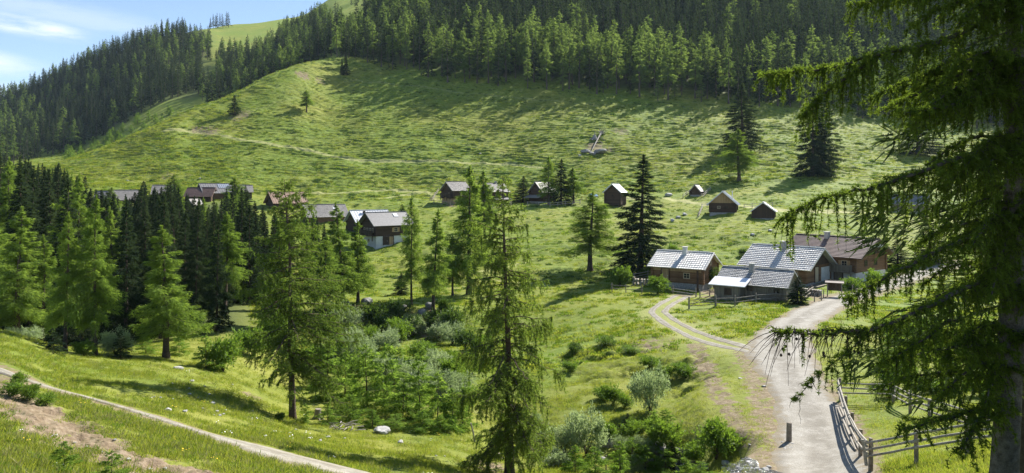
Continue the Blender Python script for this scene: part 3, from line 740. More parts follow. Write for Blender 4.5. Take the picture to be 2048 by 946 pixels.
def grove():
    T = tree_px
    # ---- two old larches in the foreground
    Hc = 600 / F * 34.5
    a = hero_larch(7, 15.0, 2.55, 150, .10, .58, 1.35, .20, .35, 0, .58, .95, 1.3)
    T('', 1019, 958, 350, 'tall old larch with drooping boughs and a bare reddish trunk foot by the brook', None, D=34.5, name='larch_tree', meshes=a, H0=15.0, wide=114)
    b = hero_larch(23, 15.0, 3.0, 135, .20, .42, .95, .17, .2, .22, .52, 1.1, 1.45)
    T('', 585, 838, 358, 'large spreading larch on the near meadow beside the grey stump', None, name='larch_tree', meshes=b, H0=15.0, wide=112, dmin=30)
    # ---- larches that line the front of the spruce stand and the terrace edge
    for (u, vb, vt, w, D, lab) in (
        (130, 702, 425, 42, None, 'slim bright larch behind the grass bank, straight bare trunk'),
        (190, 712, 392, 46, None, 'taller bright larch leaning beside the slim one, with a broken lower branch'),
        (332, 716, 452, 62, None, 'broad bright larch with a bare trunk foot at the edge of the near meadow'),
        (449, 628, 425, 44, None, 'bright larch alone before the dark spruces, trunk bare to half height'),
        (35, 0, 415, 58, 52, 'leafy bright larch at the edge behind the grass bank'),
        (-20, 0, 402, 55, 55, 'bright larch cut by the edge of the view, behind the grass bank'),
        (85, 0, 470, 42, 54, 'lower bright larch filling the gap behind the grass bank'),
        (687, 617, 405, 40, None, 'larch on the terrace rim before the grey roofed chalet'),
        (716, 0, 440, 34, 84, 'light larch just behind the larch on the terrace rim'),
        (823, 611, 392, 27, None, 'thin larch with a long bare trunk on the rim of the bushy bank'),
        (866, 622, 418, 36, None, 'wider larch beside the thin one on the rim of the bushy bank'),
        (938, 588, 333, 52, None, 'old shaggy larch with several trunks standing on the terrace'),
        (968, 0, 340, 28, 118, 'pale larch peeping out behind the shaggy many trunked one'),
        (905, 0, 470, 26, 92, 'small light larch left of the shaggy many trunked one'),
        (1180, 540, 385, 58, None, 'leaning larch with a forked trunk on the dark shaded grass'),
        (1097, 0, 312, 22, 172, 'slim larch beside the black spruce at the shaded hut'),
        (1147, 0, 335, 22, 172, 'short larch right of the black spruce at the shaded hut'),
        (1478, 362, 258, 40, None, 'light green larch in front of the tall spruce on the slope'),
        (613, 224, 180, 14, None, 'lone small larch on the spur above its long shadow'),
        (805, 0, 408, 18, 150, 'young larch behind the grey roofed chalet'),
        (560, 0, 455, 40, 66, 'bright larch behind the large spreading one'),
        (650, 0, 470, 42, 76, 'bright larch right behind the large spreading one'),
        (347, 0, 350, 26, 150, 'larch whose top stands before the annex of the solar roofed house'),
        (470, 0, 356, 27, 152, 'larch whose top hides the right end of the solar roofed house'),
        (222, 0, 374, 20, 158, 'larch whose top stands before the leftmost grey roof of the hamlet'),
        (1985, 0, 300, 60, 95, 'larch on the slope beyond the corral, behind the near boughs'),
        ):
        T('larch_mid', u, vb, vt, lab, None, D=D, wide=w, dmin=150 if vb and vb < 400 and u not in (0,) else 30)
    for (u, vb, vt, w, D, lab) in (
        (1280, 550, 312, 66, None, 'very tall dark spruce beside the shingle roofed house'),
        (1122, 0, 318, 25, 172, 'black pointed spruce close to the shaded hut'),
        (1046, 0, 352, 22, 180, 'small dark spruce beside the hut, mostly behind the tall old larch'),
        (1484, 300, 168, 46, None, 'tall full spruce on the upper slope, behind the light green larch'),
        (1624, 352, 180, 40, None, 'dark spruce with a broad skirt on the slope above the huts'),
        (1648, 350, 196, 36, None, 'twin of the broad skirted spruce, right against it'),
        (1836, 330, 225, 44, 235, 'dark spruce on the slope seen through the near boughs'),
        (469, 230, 190, 13, None, 'small lone spruce on the bare spur above the eroded gully'),
        (802, 590, 545, 17, None, 'small dark spruce between the two trunks on the terrace'),
        (684, 150, 116, 5, None, 'narrow columnar spruce at the corner of the hillside forest'),
        (692, 150, 105, 7, None, 'second narrow spruce at the corner of the hillside forest'),
        (1595, 608, 552, 26, None, 'dense little spruce at the gable of the shingled shed'),
        (1795, 560, 478, 30, 104, 'dark young spruce right of the brown roofed farmhouse'),
        (1860, 560, 440, 40, 108, 'full spruce beyond the brown roofed farmhouse, behind near boughs'),
        (287, 0, 362, 22, 150, 'pointed spruce whose tip rises before the pale roof in the hamlet'),
        (268, 0, 384, 18, 155, 'spruce filling the gap between the two leftmost roofs of the hamlet'),
        (325, 0, 374, 18, 158, 'spruce tip right before the pale roof in the hamlet'),
        (492, 0, 372, 20, 156, 'spruce right of the larch that hides the solar roofed house'),
        (205, 0, 379, 16, 160, 'spruce tip at the dark roofed shed of the hamlet'),
        ):
        if lab: T('spruce_mid', u, vb, vt, lab, None, D=D, wide=w, dmin=150 if vb and vb < 400 else 30)
    # ---- the dark stand in the valley bottom
    r = np.random.default_rng(77)
    lim_u = [-300, 0, 60, 110, 160, 180, 200, 232, 262, 290, 318, 345, 372, 395, 430, 470, 500, 525, 560, 600, 650]
    lim_v = [300, 308, 322, 326, 342, 372, 386, 388, 386, 368, 380, 362, 386, 392, 400, 370, 384, 410, 418, 412, 440]
    n = 0
    pts = []
    for _ in range(6000):
        D = math.exp(r.uniform(math.log(60), math.log(172))); u = r.uniform(-160, 655)
        if D < 72 and u > 440: continue
        if D < 92 and u > 560: continue
        if D > 160 and u > 430: continue
        if D > 140 and u > 500: continue
        x = (u - 1024) / F * D
        if any((x - q[0]) ** 2 + (D - q[1]) ** 2 < (3.7 if D < 120 else 4.6) ** 2 for q in pts): continue
        vl = float(np.interp(u, lim_u, lim_v)) + (r.uniform(-3, 16) if D > 85 else r.uniform(8, 45))
        z = float(gz(x, D)); Hm = (HV - vl) / F * D - z
        H = min(r.uniform(13, 21), Hm)
        if H < 3.5: continue
        pts.append((x, D, z, H))
        if len(pts) >= 215: break
    for (x, D, z, H) in pts:
        lar = r.uniform() < .16
        ms = pick('larch_mid' if lar else 'spruce_mid')
        s = H / 18; sx = s * r.uniform(.85, 1.12)
        plant('larch_tree' if lar else 'spruce_tree', 'lighter larch standing among the dark spruces of the valley stand' if lar else 'dark pointed spruce in the dense stand in the valley bottom',
              'tree', 'larches among the valley spruces' if lar else 'spruces of the valley stand', (x, D, z), ms, ('trunk', 'crown'), s=(sx, sx, s))
    return len(pts)
NSTAND = grove()

def far_forest():
    r = np.random.default_rng(99)
    cand = []                                   # x, y, z, H, kind, zone
    def scatter(u0, u1, d0, d1, sp, n, test, kindf, hf, zone):
        grid = {}
        c = 0
        for _ in range(n):
            D = math.sqrt(r.uniform(d0 * d0, d1 * d1)); u = r.uniform(u0, u1)
            if not test(u, D): continue
            x = (u - 1024) / F * D; key = (int(x // sp), int(D // sp))
            if any((x - q[0]) ** 2 + (D - q[1]) ** 2 < sp * sp for a in (-1, 0, 1) for b in (-1, 0, 1) for q in grid.get((key[0] + a, key[1] + b), ())): continue
            grid.setdefault(key, []).append((x, D)); c += 1
            cand.append((x, D, float(gz(x, D)), hf(u, D), kindf(u, D), zone))
        return c
    edge = lambda u: float(np.interp(u, EDGE_U, EDGE_D))
    # hillside forest
    def t1(u, D):
        e = edge(u)
        if D < e + r.uniform(-4, 4) + 5 * float(perlin(np.array([u / 38.]), np.array([.3]))[0]): return False
        if u < 760 and D > 345 + (u - 690) * 2.2 + 40: return False
        vg = HV - F * float(gz((u - 1024) / F * D, D)) / D
        return vg > -45
    def k1(u, D):
        e = edge(u); b = D - e
        pl = .82 if b < 38 else (.35 if b < 55 else .10)
        if u < 860: pl = .45
        if u > 1430: pl *= .45
        return 'larch' if r.uniform() < pl else 'spruce'
    scatter(672, 2300, 288, 520, 4.4, 22000, t1, k1, lambda u, D: (r.uniform(9, 17) if r.uniform() < .22 else r.uniform(17, 26)) * (.85 if u < 800 else 1.0), 'hill')
    # wood on the shoulder between the spur and the high pasture
    ridge_lo_u = [350, 430, 520, 600, 660, 720]; ridge_lo_D = [428, 395, 380, 372, 378, 380]
    def t2(u, D):
        vg = HV - F * float(gz((u - 1024) / F * D, D)) / D
        if D < np.interp(u, ridge_lo_u, ridge_lo_D): return False
        top = np.interp(u, [395, 425, 432, 480, 520, 560, 575, 600, 640, 700, 730, 790], [150, 112, 108, 112, 98, 78, 52, 36, 28, 62, 66, 30])
        if 400 < u < 436 and 120 < vg < 178: return False
        return vg > top + 8
    scatter(395, 860, 365, 640, 4.6, 9000, t2, lambda u, D: 'larch' if r.uniform() < .30 else 'spruce', lambda u, D: r.uniform(8, 20), 'shoulder')
    # western mountain
    lo_u = [-400, 0, 90, 150, 220, 330, 395, 420]; lo_D = [330, 345, 392, 400, 410, 424, 440, 450]
    def t3(u, D):
        if D < np.interp(u, lo_u, lo_D): return False
        if u > 372 and D > 640: return False
        if 398 < u and 430 < D < 560: return False
        return True
    scatter(-380, 420, 330, 690, 4.6, 16000, t3, lambda u, D: 'larch' if r.uniform() < .16 else 'spruce', lambda u, D: (r.uniform(6, 13) if r.uniform() < .3 else r.uniform(12, 19.5)), 'west')
    # clump on the skyline
    for (u, D, H) in ((421, 800, 13), (427, 805, 17), (434, 798, 18), (440, 806, 17), (446, 800, 17), (452, 804, 19), (457, 800, 18), (431, 812, 15)):
        x, y, z = at(u, D); cand.append((x, y, z, H, 'spruce', 'sky'))
    for (u, v, H) in ((712, 12, 13), (728, 18, 16), (760, 20, 15), (716, 6, 11), (703, 10, 9), (746, 3, 9)):
        x, y, z = hit(u, v, 500); cand.append((x, y, z, H, 'spruce', 'pasture'))
    return cand
def place_far():
    cand = far_forest()
    lab = {('larch', 'hill'): ('light green larch in the front of the hillside forest above the meadow', 'larches of the hillside forest'),
           ('spruce', 'hill'): ('dark spruce in the hillside forest above the meadow', 'spruces of the hillside forest'),
           ('larch', 'shoulder'): ('small larch in the wood on the shoulder behind the spur', 'larches on the shoulder'),
           ('spruce', 'shoulder'): ('small spruce in the wood on the shoulder behind the spur', 'spruces on the shoulder'),
           ('spruce', 'west'): ('spruce at the foot of the wooded western mountain', 'spruces of the western mountain'),
           ('larch', 'west'): ('larch at the foot of the wooded western mountain', 'larches of the western mountain'),
           ('spruce', 'sky'): ('spruce in the small clump on the skyline beside the high pasture', 'spruces on the skyline'),
           ('spruce', 'pasture'): ('single spruce standing on the bright high pasture', 'spruces on the high pasture')}
    vis = lambda c: -60 < (c[0] / c[1] * F + 1024) < 2110
    quota = {'larch': 225, 'spruce': 100}
    stuff = []
    order = sorted(range(len(cand)), key=lambda i: (cand[i][5] not in ('sky', 'pasture'), not vis(cand[i]), cand[i][1]))
    for i in order:
        x, y, z, H, k, zone = cand[i]
        if quota[k] > 0 and vis(cand[i]):
            quota[k] -= 1
            s = H / 20; sx = s * random.uniform(.9, 1.25)
            l = lab[(k, zone)]
            plant(k + '_tree', l[0], 'tree', l[1], (x, y, z), pick(k + '_far'), ('trunk', 'crown'), s=(sx, sx, s))
        else: stuff.append(cand[i])
    for name, sel in (('hillside_forest', [c for c in stuff if c[5] in ('hill', 'pasture')]), ('shoulder_forest', [c for c in stuff if c[5] == 'shoulder']), ('mountain_forest', [c for c in stuff if c[5] in ('west', 'sky')])):
        scatter_obj(name, [(c[0], c[1], c[2] - .2, c[3] / 20 * random.uniform(.9, 1.25), c[3] / 20, (0 if c[4] == 'larch' else 6) + random.randrange(6)) for c in sel], FARCOL)
    return len(stuff)

def scatter_obj(name, items, coll, kind='stuff'):
    """one object whose points carry copies of the meshes in coll (geometry nodes)"""
    n = len(items); A = np.array(items, float)
    me = bpy.data.meshes.new(name); me.vertices.add(n); me.vertices.foreach_set('co', A[:, :3].astype(np.float32).ravel())
    at_ = me.attributes.new('size', 'FLOAT_VECTOR', 'POINT'); at_.data.foreach_set('vector', np.stack([A[:, 3], A[:, 3], A[:, 4]], 1).astype(np.float32).ravel())
    ai = me.attributes.new('pick', 'INT', 'POINT'); ai.data.foreach_set('value', A[:, 5].astype(np.int32))
    ar = me.attributes.new('turn', 'FLOAT_VECTOR', 'POINT'); R = np.zeros((n, 3), np.float32); R[:, 2] = rng.uniform(0, 6.28, n); ar.data.foreach_set('vector', R.ravel())
    me.update()
    o = link(name, me); tag(o, kind=kind)
    ng = bpy.data.node_groups.new(name, 'GeometryNodeTree')
    ng.interface.new_socket('Geometry', in_out='INPUT', socket_type='NodeSocketGeometry'); ng.interface.new_socket('Geometry', in_out='OUTPUT', socket_type='NodeSocketGeometry')
    N = ng.nodes.new; L = ng.links.new
    gi = N('NodeGroupInput'); go = N('NodeGroupOutput'); ip = N('GeometryNodeInstanceOnPoints'); ci = N('GeometryNodeCollectionInfo')
    ci.inputs['Collection'].default_value = coll; ci.inputs['Separate Children'].default_value = True; ci.inputs['Reset Children'].default_value = True
    def na(nm, t):
        q = N('GeometryNodeInputNamedAttribute'); q.data_type = t; q.inputs['Name'].default_value = nm; return q.outputs['Attribute']
    L(gi.outputs[0], ip.inputs['Points']); L(ci.outputs[0], ip.inputs['Instance']); ip.inputs['Pick Instance'].default_value = True
    L(na('pick', 'INT'), ip.inputs['Instance Index']); L(na('size', 'FLOAT_VECTOR'), ip.inputs['Scale'])
    e2r = N('FunctionNodeEulerToRotation'); L(na('turn', 'FLOAT_VECTOR'), e2r.inputs[0]); L(e2r.outputs[0], ip.inputs['Rotation'])
    L(ip.outputs[0], go.inputs[0])
    md = o.modifiers.new('copies', 'NODES'); md.node_group = ng
    return o
def proto_coll(name, meshes):
    c = bpy.data.collections.new(name)       # not linked to the scene: only a source for the masses
    for i, m in enumerate(meshes):
        c.objects.link(bpy.data.objects.new('%s_%02d' % (name, i), m))
    return c
FARCOL = proto_coll('forest_source', [joined(*p, 'larch_source') for p in PROTO['larch_far']] + [joined(*p, 'spruce_source') for p in PROTO['spruce_far']])
print('far stuff', place_far(), 'stand', NSTAND)
#@@BUSH

# ------------------------------------------------------------------ bushes and young trees of the gully
H0 = {'larch_young': 3.0, 'spruce_young': 3.0, 'willow': 2.4, 'alder': 2.2, 'darkbush': 2.0}
R0 = {'larch_young': 1.05, 'spruce_young': 1.0, 'willow': 1.7, 'alder': 1.6, 'darkbush': 1.55}
def bush_px(kind, u, vb, hpx, wpx, label, group=None, D=None, dmin=9):
    p = at(u, D) if D else hit(u, vb, dmin)
    hm = hpx / F * p[1]; wm = .5 * wpx / F * p[1]
    hm *= random.uniform(.78, 1.2); wm *= random.uniform(.88, 1.15)
    con = kind.endswith('young')
    nm = {'larch_young': 'young_larch', 'spruce_young': 'young_spruce', 'willow': 'willow_bush', 'alder': 'alder_bush', 'darkbush': 'leafy_bush'}[kind]
    return plant(nm, label, 'tree' if con else 'bush', group, p, pick(kind), ('trunk', 'crown') if con else ('stem', 'foliage'), s=(wm / R0[kind], wm / R0[kind], hm / H0[kind]))
GRP = {'larch_young': ('feathery young larch in the thicket along the brook', 'young larches of the brook thicket'),
       'alder': ('bright green bush in the thicket along the brook', 'green bushes of the brook thicket'),
       'willow': ('silvery willow bush in the thicket along the brook', 'silvery willows of the brook thicket'),
       'darkbush': ('dark leafy bush on the bank below the terrace', 'dark bushes of the terrace bank'),
       'spruce_young': ('little spruce in the thicket along the brook', 'little spruces of the brook thicket')}
def thicket():
    for k, rows_ in {
      'darkbush': [(655,648,46,66),(748,650,58,74),(776,668,50,70),(838,668,50,60),(868,655,45,52),(905,668,60,70),(930,700,40,54),(712,640,40,60),(800,640,48,60),(886,640,46,50)],
      'alder': [(800,684,62,66),(735,690,46,60),(925,690,36,44),(960,700,36,50),(850,720,45,70),(905,775,60,72),(640,690,60,70),(610,735,60,80),(945,748,46,60),(700,760,60,80),(935,820,55,60),(1225,808,44,46),(1250,815,42,44),(1205,800,34,50),(1330,760,40,60),(1372,756,46,70),(1300,735,26,60),(1215,888,52,60),(1262,880,40,60),(1340,905,70,80),(1390,925,56,66),(1432,918,92,110),(1458,900,50,60),(1300,870,44,56),(1150,705,22,36),(1142,742,24,44),(1210,690,20,50),(1260,705,20,60),(905,730,34,50),(640,735,46,60)],
      'willow': [(690,672,74,80),(826,672,58,58),(880,680,44,66),(905,690,42,60),(722,730,72,100),(760,745,50,80),(850,775,72,90),(880,800,70,84),(905,810,60,70),(690,715,40,60),(1128,905,80,90),(1172,912,92,96),(1088,895,62,70),(1060,870,44,60),(1262,950,46,60),(1245,905,40,50),(895,672,40,48),(668,735,60,70),(790,770,60,90),(830,790,56,90),(875,745,50,80),(920,790,50,70),(700,700,44,70),(770,700,44,80),(1110,930,44,60),(1290,905,40,60)],
      'larch_young': [(655,772,84,84),(690,800,104,84),(735,815,120,90),(770,820,112,90),(805,832,104,92),(840,836,112,90),(875,850,112,92),(905,860,84,80),(800,762,64,80),(845,755,60,70),(640,800,50,70),(700,842,48,62),(745,856,46,60),(792,862,40,60),(845,864,48,64),(880,866,42,60),(655,850,40,54),(925,858,60,60),(670,735,64,70),(1150,946,52,70),(1190,958,70,72),(1240,955,66,60),(1265,935,56,60),(1310,905,84,60),(1290,952,62,70),(1330,955,60,70),(1370,960,60,60),(1400,955,40,60),(1330,860,50,50),(1010,882,52,60)],
      'spruce_young': [(1255,862,44,40),(860,770,50,44),(1345,925,50,40)],
      }.items():
        l, g = GRP[k]
        for (u, v, h, w) in rows_: bush_px(k, u, v, h, w, l, g)
    B = bush_px
    B('willow', 1300, 822, 96, 82, 'big round grey green willow standing alone on the grass by the brook')
    # left edge, behind the grass bank
    B('willow', 232, 714, 66, 66, 'pale leaved bush around a small spruce at the edge of the near meadow')
    B('spruce_young', 242, 718, 62, 44, 'small bright spruce grown into a pale leaved bush')
    B('alder', 168, 712, 44, 56, 'low green bush between two larch trunks at the meadow edge')
    B('spruce_young', 106, 704, 62, 52, 'yellowish small spruce left of the slim bright larch')
    B('willow', 56, 690, 44, 64, 'pale bush peeping over the grass bank, first from the small yellowish spruce', D=50)
    B('willow', 28, 680, 36, 50, 'pale bush peeping over the grass bank, second from the small yellowish spruce', D=50)
    B('larch_young', 292, 708, 44, 44, 'young larch left of the broad bright larch at the meadow edge')
    B('larch_young', 358, 712, 52, 58, 'young larch right of the broad bright larch at the meadow edge')
    B('larch_young', 412, 738, 70, 60, 'young larch left of the bigger bushy one at the meadow edge')
    B('alder', 446, 742, 98, 96, 'big bushy green shrub at the meadow edge left of the spreading larch')
    B('alder', 505, 712, 60, 80, 'green shrub half behind the spreading larch')
    B('alder', 545, 690, 70, 90, 'green shrub in the shade behind the spreading larch')
    B('alder', 470, 650, 60, 70, 'pale green shrub beside the lone bright larch trunk', D=80)
    B('alder', 560, 842, 26, 30, 'low plant at the foot of the spreading larch')
    B('larch_young', 612, 846, 40, 40, 'low larch seedling beside the grey stump')
    # near bank
    B('larch_young', 128, 962, 84, 72, 'bushy larch seedling on the earth bank, the left one', D=13.0)
    B('larch_young', 222, 975, 70, 64, 'bushy larch seedling on the earth bank, the right one', D=12.6)
    for (u, v, h, w) in ((28,790,44,60),(60,800,40,50),(92,812,34,44),(40,770,30,44),(118,955,30,40)): B('alder', u, v, h, w, 'low weed on the crest of the earth bank above the path', 'weeds on the bank crest', dmin=9)
    # farm gardens
    B('alder', 1240, 572, 46, 62, 'round garden bush left of the log pile')
    B('alder', 1316, 588, 50, 56, 'round garden tree with a short trunk before the shingle roofed house')
    B('darkbush', 1428, 578, 52, 44, 'dark glossy bush at the gable of the shingle roofed house')
    B('alder', 1288, 555, 28, 36, 'small pale bush behind the log pile')
    B('alder', 1345, 505, 26, 44, 'green bush behind the ridge of the shingle roofed house')
    B('darkbush', 1487, 513, 20, 22, 'small dark bush on the slope above the shingled shed')
    B('alder', 1748, 575, 40, 52, 'light green bush before the gable of the brown roofed farmhouse')
    B('alder', 1700, 578, 26, 60, 'low bush along the stone base of the brown roofed farmhouse')
    B('darkbush', 1148, 705, 24, 36, 'dark low bush alone on the grass right of the tall old larch')
    # clearing on the western slope: young trees
    r = np.random.default_rng(31)
    for k in range(90):
        u = r.uniform(130, 345); D = r.uniform(335, 400)
        x, y, z = at(u, D)
        h = r.uniform(2.0, 6.0); w = h * .38
        plant('young_larch', 'young tree in the regrowing clearing on the western slope', 'tree', 'young trees of the western clearing', (x, y, z), pick('larch_young'), ('trunk', 'crown'), s=(w / 1.05, w / 1.05, h / 3))
    # bright dwarf shrubs beyond the corral
    for k in range(46):
        u = r.uniform(1760, 2060); v = r.uniform(660, 800) 
        bush_px('alder', u, v, r.uniform(26, 46), r.uniform(44, 80), 'light green shrub on the slope beyond the corral', 'shrubs beyond the corral')
thicket()

# ------------------------------------------------------------------ grass, flowers
def blades(seed, n, h, spread, w, leaf):
    r = np.random.default_rng(seed)
    a = r.uniform(0, 6.28, n); q = np.sqrt(r.uniform(0, 1, n)) * spread
    P = np.stack([np.cos(a) * q, np.sin(a) * q, np.full(n, -.02)], 1)
    b = r.uniform(0, 6.28, n); t = r.uniform(.15, .8, n)
    Dv = norm(np.stack([np.cos(b) * t, np.sin(b) * t, np.ones(n)], 1))
    V, Fc, A = cards(P, Dv, h * r.uniform(.5, 1.2, n), np.full(n, w) * r.uniform(.7, 1.3, n), r.uniform(0, 1, n), r)
    return np_mesh('blades', V, Fc, [M[leaf]], attrs={'rnd': A})
M['grass'] = leaf_mat('grass_blades', (.166, .206, .036), (.270, .308, .064), .6, (1.48, 1.42, .75))
M['grass_dry'] = leaf_mat('dry_grass_blades', (.22, .215, .095), (.30, .295, .14), .3, (1.2, 1.2, .9))
M['herb'] = leaf_mat('herb_leaves', (.085, .155, .018), (.14, .22, .03), .48)
M['petal_white'] = plain_mat('white_petals', (.75, .75, .70), (.85, .85, .80), 5, .7, .2, 0, 0)
M['petal_yellow'] = plain_mat('yellow_petals', (.75, .50, .04), (.80, .60, .06), 5, .7, .2, 0, 0)
def flower(seed, n, mat):
    r = np.random.default_rng(seed); P = r.uniform(-.12, .12, (n, 3)); P[:, 2] = r.uniform(.10, .28, n)
    k = 5; a = np.arange(k) / k * 6.2832; V = []
    for p in P:
        tl = r.uniform(-.5, .5, 2)
        V.append(p + np.stack([np.cos(a) * .018, np.sin(a) * .018, np.cos(a) * .018 * tl[0] + np.sin(a) * .018 * tl[1]], 1))
    return np_mesh('flower', np.concatenate(V), np.arange(n * k).reshape(n, k), [M[mat]])
GR = proto_coll('grass_source', [blades(1, 34, .13, .22, .013, 'grass'), blades(2, 30, .18, .26, .014, 'grass'), blades(3, 30, .10, .28, .020, 'herb'), blades(4, 26, .17, .24, .011, 'grass_dry'),
                                 blades(5, 26, .34, .55, .075, 'grass'), blades(6, 24, .26, .6, .085, 'grass'), blades(7, 26, .30, .5, .10, 'herb'), blades(8, 20, .28, .5, .06, 'grass_dry'), blades(9, 30, .30, .45, .12, 'darkbush')])
FL = proto_coll('flower_source', [flower(1, 5, 'petal_white'), flower(2, 5, 'petal_yellow')])
def road_free(x, y):
    u = x / y * F + 1024
    i = np.clip(np.round((u - U[0]) / 3).astype(int), 0, NU - 1); j = np.clip(np.searchsorted(LND, np.log(y)), 0, ND - 1)
    return (WORN[j, i] < .42) & (DIRT[j, i] + 1.0 * fbm(x / .7, y / .6, 3) < .54) & (dROAD[j, i] > 2.3) & (dTRACK[j, i] > 1.3) & (dPATH[j, i] > 1.2)
def grass():
    r = np.random.default_rng(55)
    def field(n, u0, u1, d0, d1, hw, sizes, picks, powr=1.0, mask=None, aniso=(2.5, 2.0), thr=-.1):
        u = r.uniform(u0, u1, n); D = np.exp(r.uniform(math.log(d0), math.log(d1), n))
        x = (u - 1024) / F * D; k = road_free(x, D) & (fbm(x / aniso[0], D / aniso[1], 3) + r.uniform(-.35, .35, n) > thr)
        if mask is not None: k &= mask(u, D)
        x = x[k]; D = D[k]; m = len(x)
        pk = np.array([p for p, c in picks])[np.searchsorted(np.cumsum([c for p, c in picks]) / sum(c for p, c in picks), r.uniform(0, 1, m)).clip(0, len(picks) - 1)]
        z = gz(x, D); s = r.uniform(*sizes, m)
        return np.stack([x, D, z, s * r.uniform(.9, 1.5, m), s, pk], 1)
    near = field(80000, -140, 760, 5.0, 27, 0, (.55, 1.1), [(0, 3), (1, 2), (2, 3), (3, 2)], thr=-.05, aniso=(1.6, 1.2))
    nm = field(60000, -80, 1300, 26, 60, 0, (.6, 1.1), [(0, 3), (1, 2), (2, 2), (3, 1)], thr=.05)
    nr = field(26000, 1050, 2100, 26, 60, 0, (.6, 1.1), [(0, 3), (1, 2), (2, 2), (3, 1)], thr=.05)
    nr = np.concatenate([nr, field(16000, 1560, 2140, 17, 27, 0, (.6, 1.1), [(0, 3), (1, 2), (2, 2), (3, 1)], thr=-.05)])
    md = field(60000, 500, 2100, 60, 190, 0, (.4, .85), [(4, 3), (5, 3), (6, 3), (7, 1)], thr=.06, aniso=(5, 2.5))
    hl = field(110000, -60, 2100, 190, 345, 0, (.6, 1.15), [(4, 3), (5, 3), (6, 2), (7, 1)], thr=.02, aniso=(6, 2.5), mask=lambda u, D: D < np.interp(u, EDGE_U, EDGE_D) + 4)
    lf = field(16000, -60, 480, 175, 400, 0, (.9, 1.7), [(4, 3), (5, 3), (6, 2), (7, 1)], thr=-.1, aniso=(6, 2.5))
    sh = field(90000, 250, 2100, 185, 350, 0, (.9, 1.9), [(8, 1)], thr=.44, aniso=(6, 1.6), mask=lambda u, D: D < np.interp(u, EDGE_U, EDGE_D) + 4)
    sh2 = field(26000, 700, 2100, 95, 185, 0, (.7, 1.4), [(8, 1)], thr=.46, aniso=(4, 1.4))
    A = np.concatenate([near, nm, nr, md, hl, lf, sh, sh2])
    scatter_obj('grass', [tuple(a) for a in A], GR)
    fl = field(260, -80, 900, 9.5, 45, 0, (.8, 1.3), [(0, 3), (1, 3)], thr=.1, aniso=(3, 2))
    scatter_obj('wild_flowers', [tuple(a) for a in fl], FL)
    return len(A)
print('grass', grass())

# ------------------------------------------------------------------ stones, stumps, dead wood
M['rock'] = plain_mat('grey_rock', (.26, .25, .235), (.52, .51, .49), 3, .85, .3, 0, .7)
M['rock_dark'] = plain_mat('lichen_rock', (.12, .115, .11), (.36, .35, .34), 4, .85, .3, 0, .7)
M['deadwood'] = plain_mat('bleached_wood', (.20, .178, .145), (.43, .395, .34), 5, .8, .2, 0, .5)
M['oldwood'] = plain_mat('grey_brown_wood', (.14, .115, .09), (.34, .30, .25), 5, .85, .2, 0, .6)
import bmesh
def rock_mesh(seed, lump=.35, sub=3):
    r = np.random.default_rng(seed); bm = bmesh.new(); bmesh.ops.create_icosphere(bm, subdivisions=sub, radius=1)
    pl = [(norm(r.normal(size=3)), r.uniform(.55, .85)) for _ in range(9)]
    for v in bm.verts:
        p = np.array(v.co)
        for n_, d in pl:
            e = p @ n_ - d
            if e > 0: p = p - n_ * e * .9
        p *= 1 + lump * .3 * float(perlin(np.array([p[0] * 2 + seed]), np.array([p[1] * 2 + p[2]]))[0])
        v.co = p
    me = bpy.data.meshes.new('rock'); bm.to_mesh(me); bm.free()
    return me
ROCKS = [rock_mesh(i) for i in range(5)]
for m_ in ROCKS: m_.materials.append(M['rock'])
def rock_px(u, v, wpx, hpx, label, group=None, name='stone', mat=None, D=None):
    p = at(u, D) if D else hit(u, v, 9)
    me = random.choice(ROCKS)
    if mat: me = me.copy(); me.materials.clear(); me.materials.append(M[mat])
    o = link(name, me, None, (p[0], p[1], p[2] + .25 * hpx / F * p[1])); w = .6 * wpx / F * p[1]; h = .6 * hpx / F * p[1]
    o.scale = (w, w * .85, h); o.rotation_euler = (random.uniform(-.2, .2), random.uniform(-.2, .2), random.uniform(0, 6.28))
    return tag(o, label, 'stone', group)
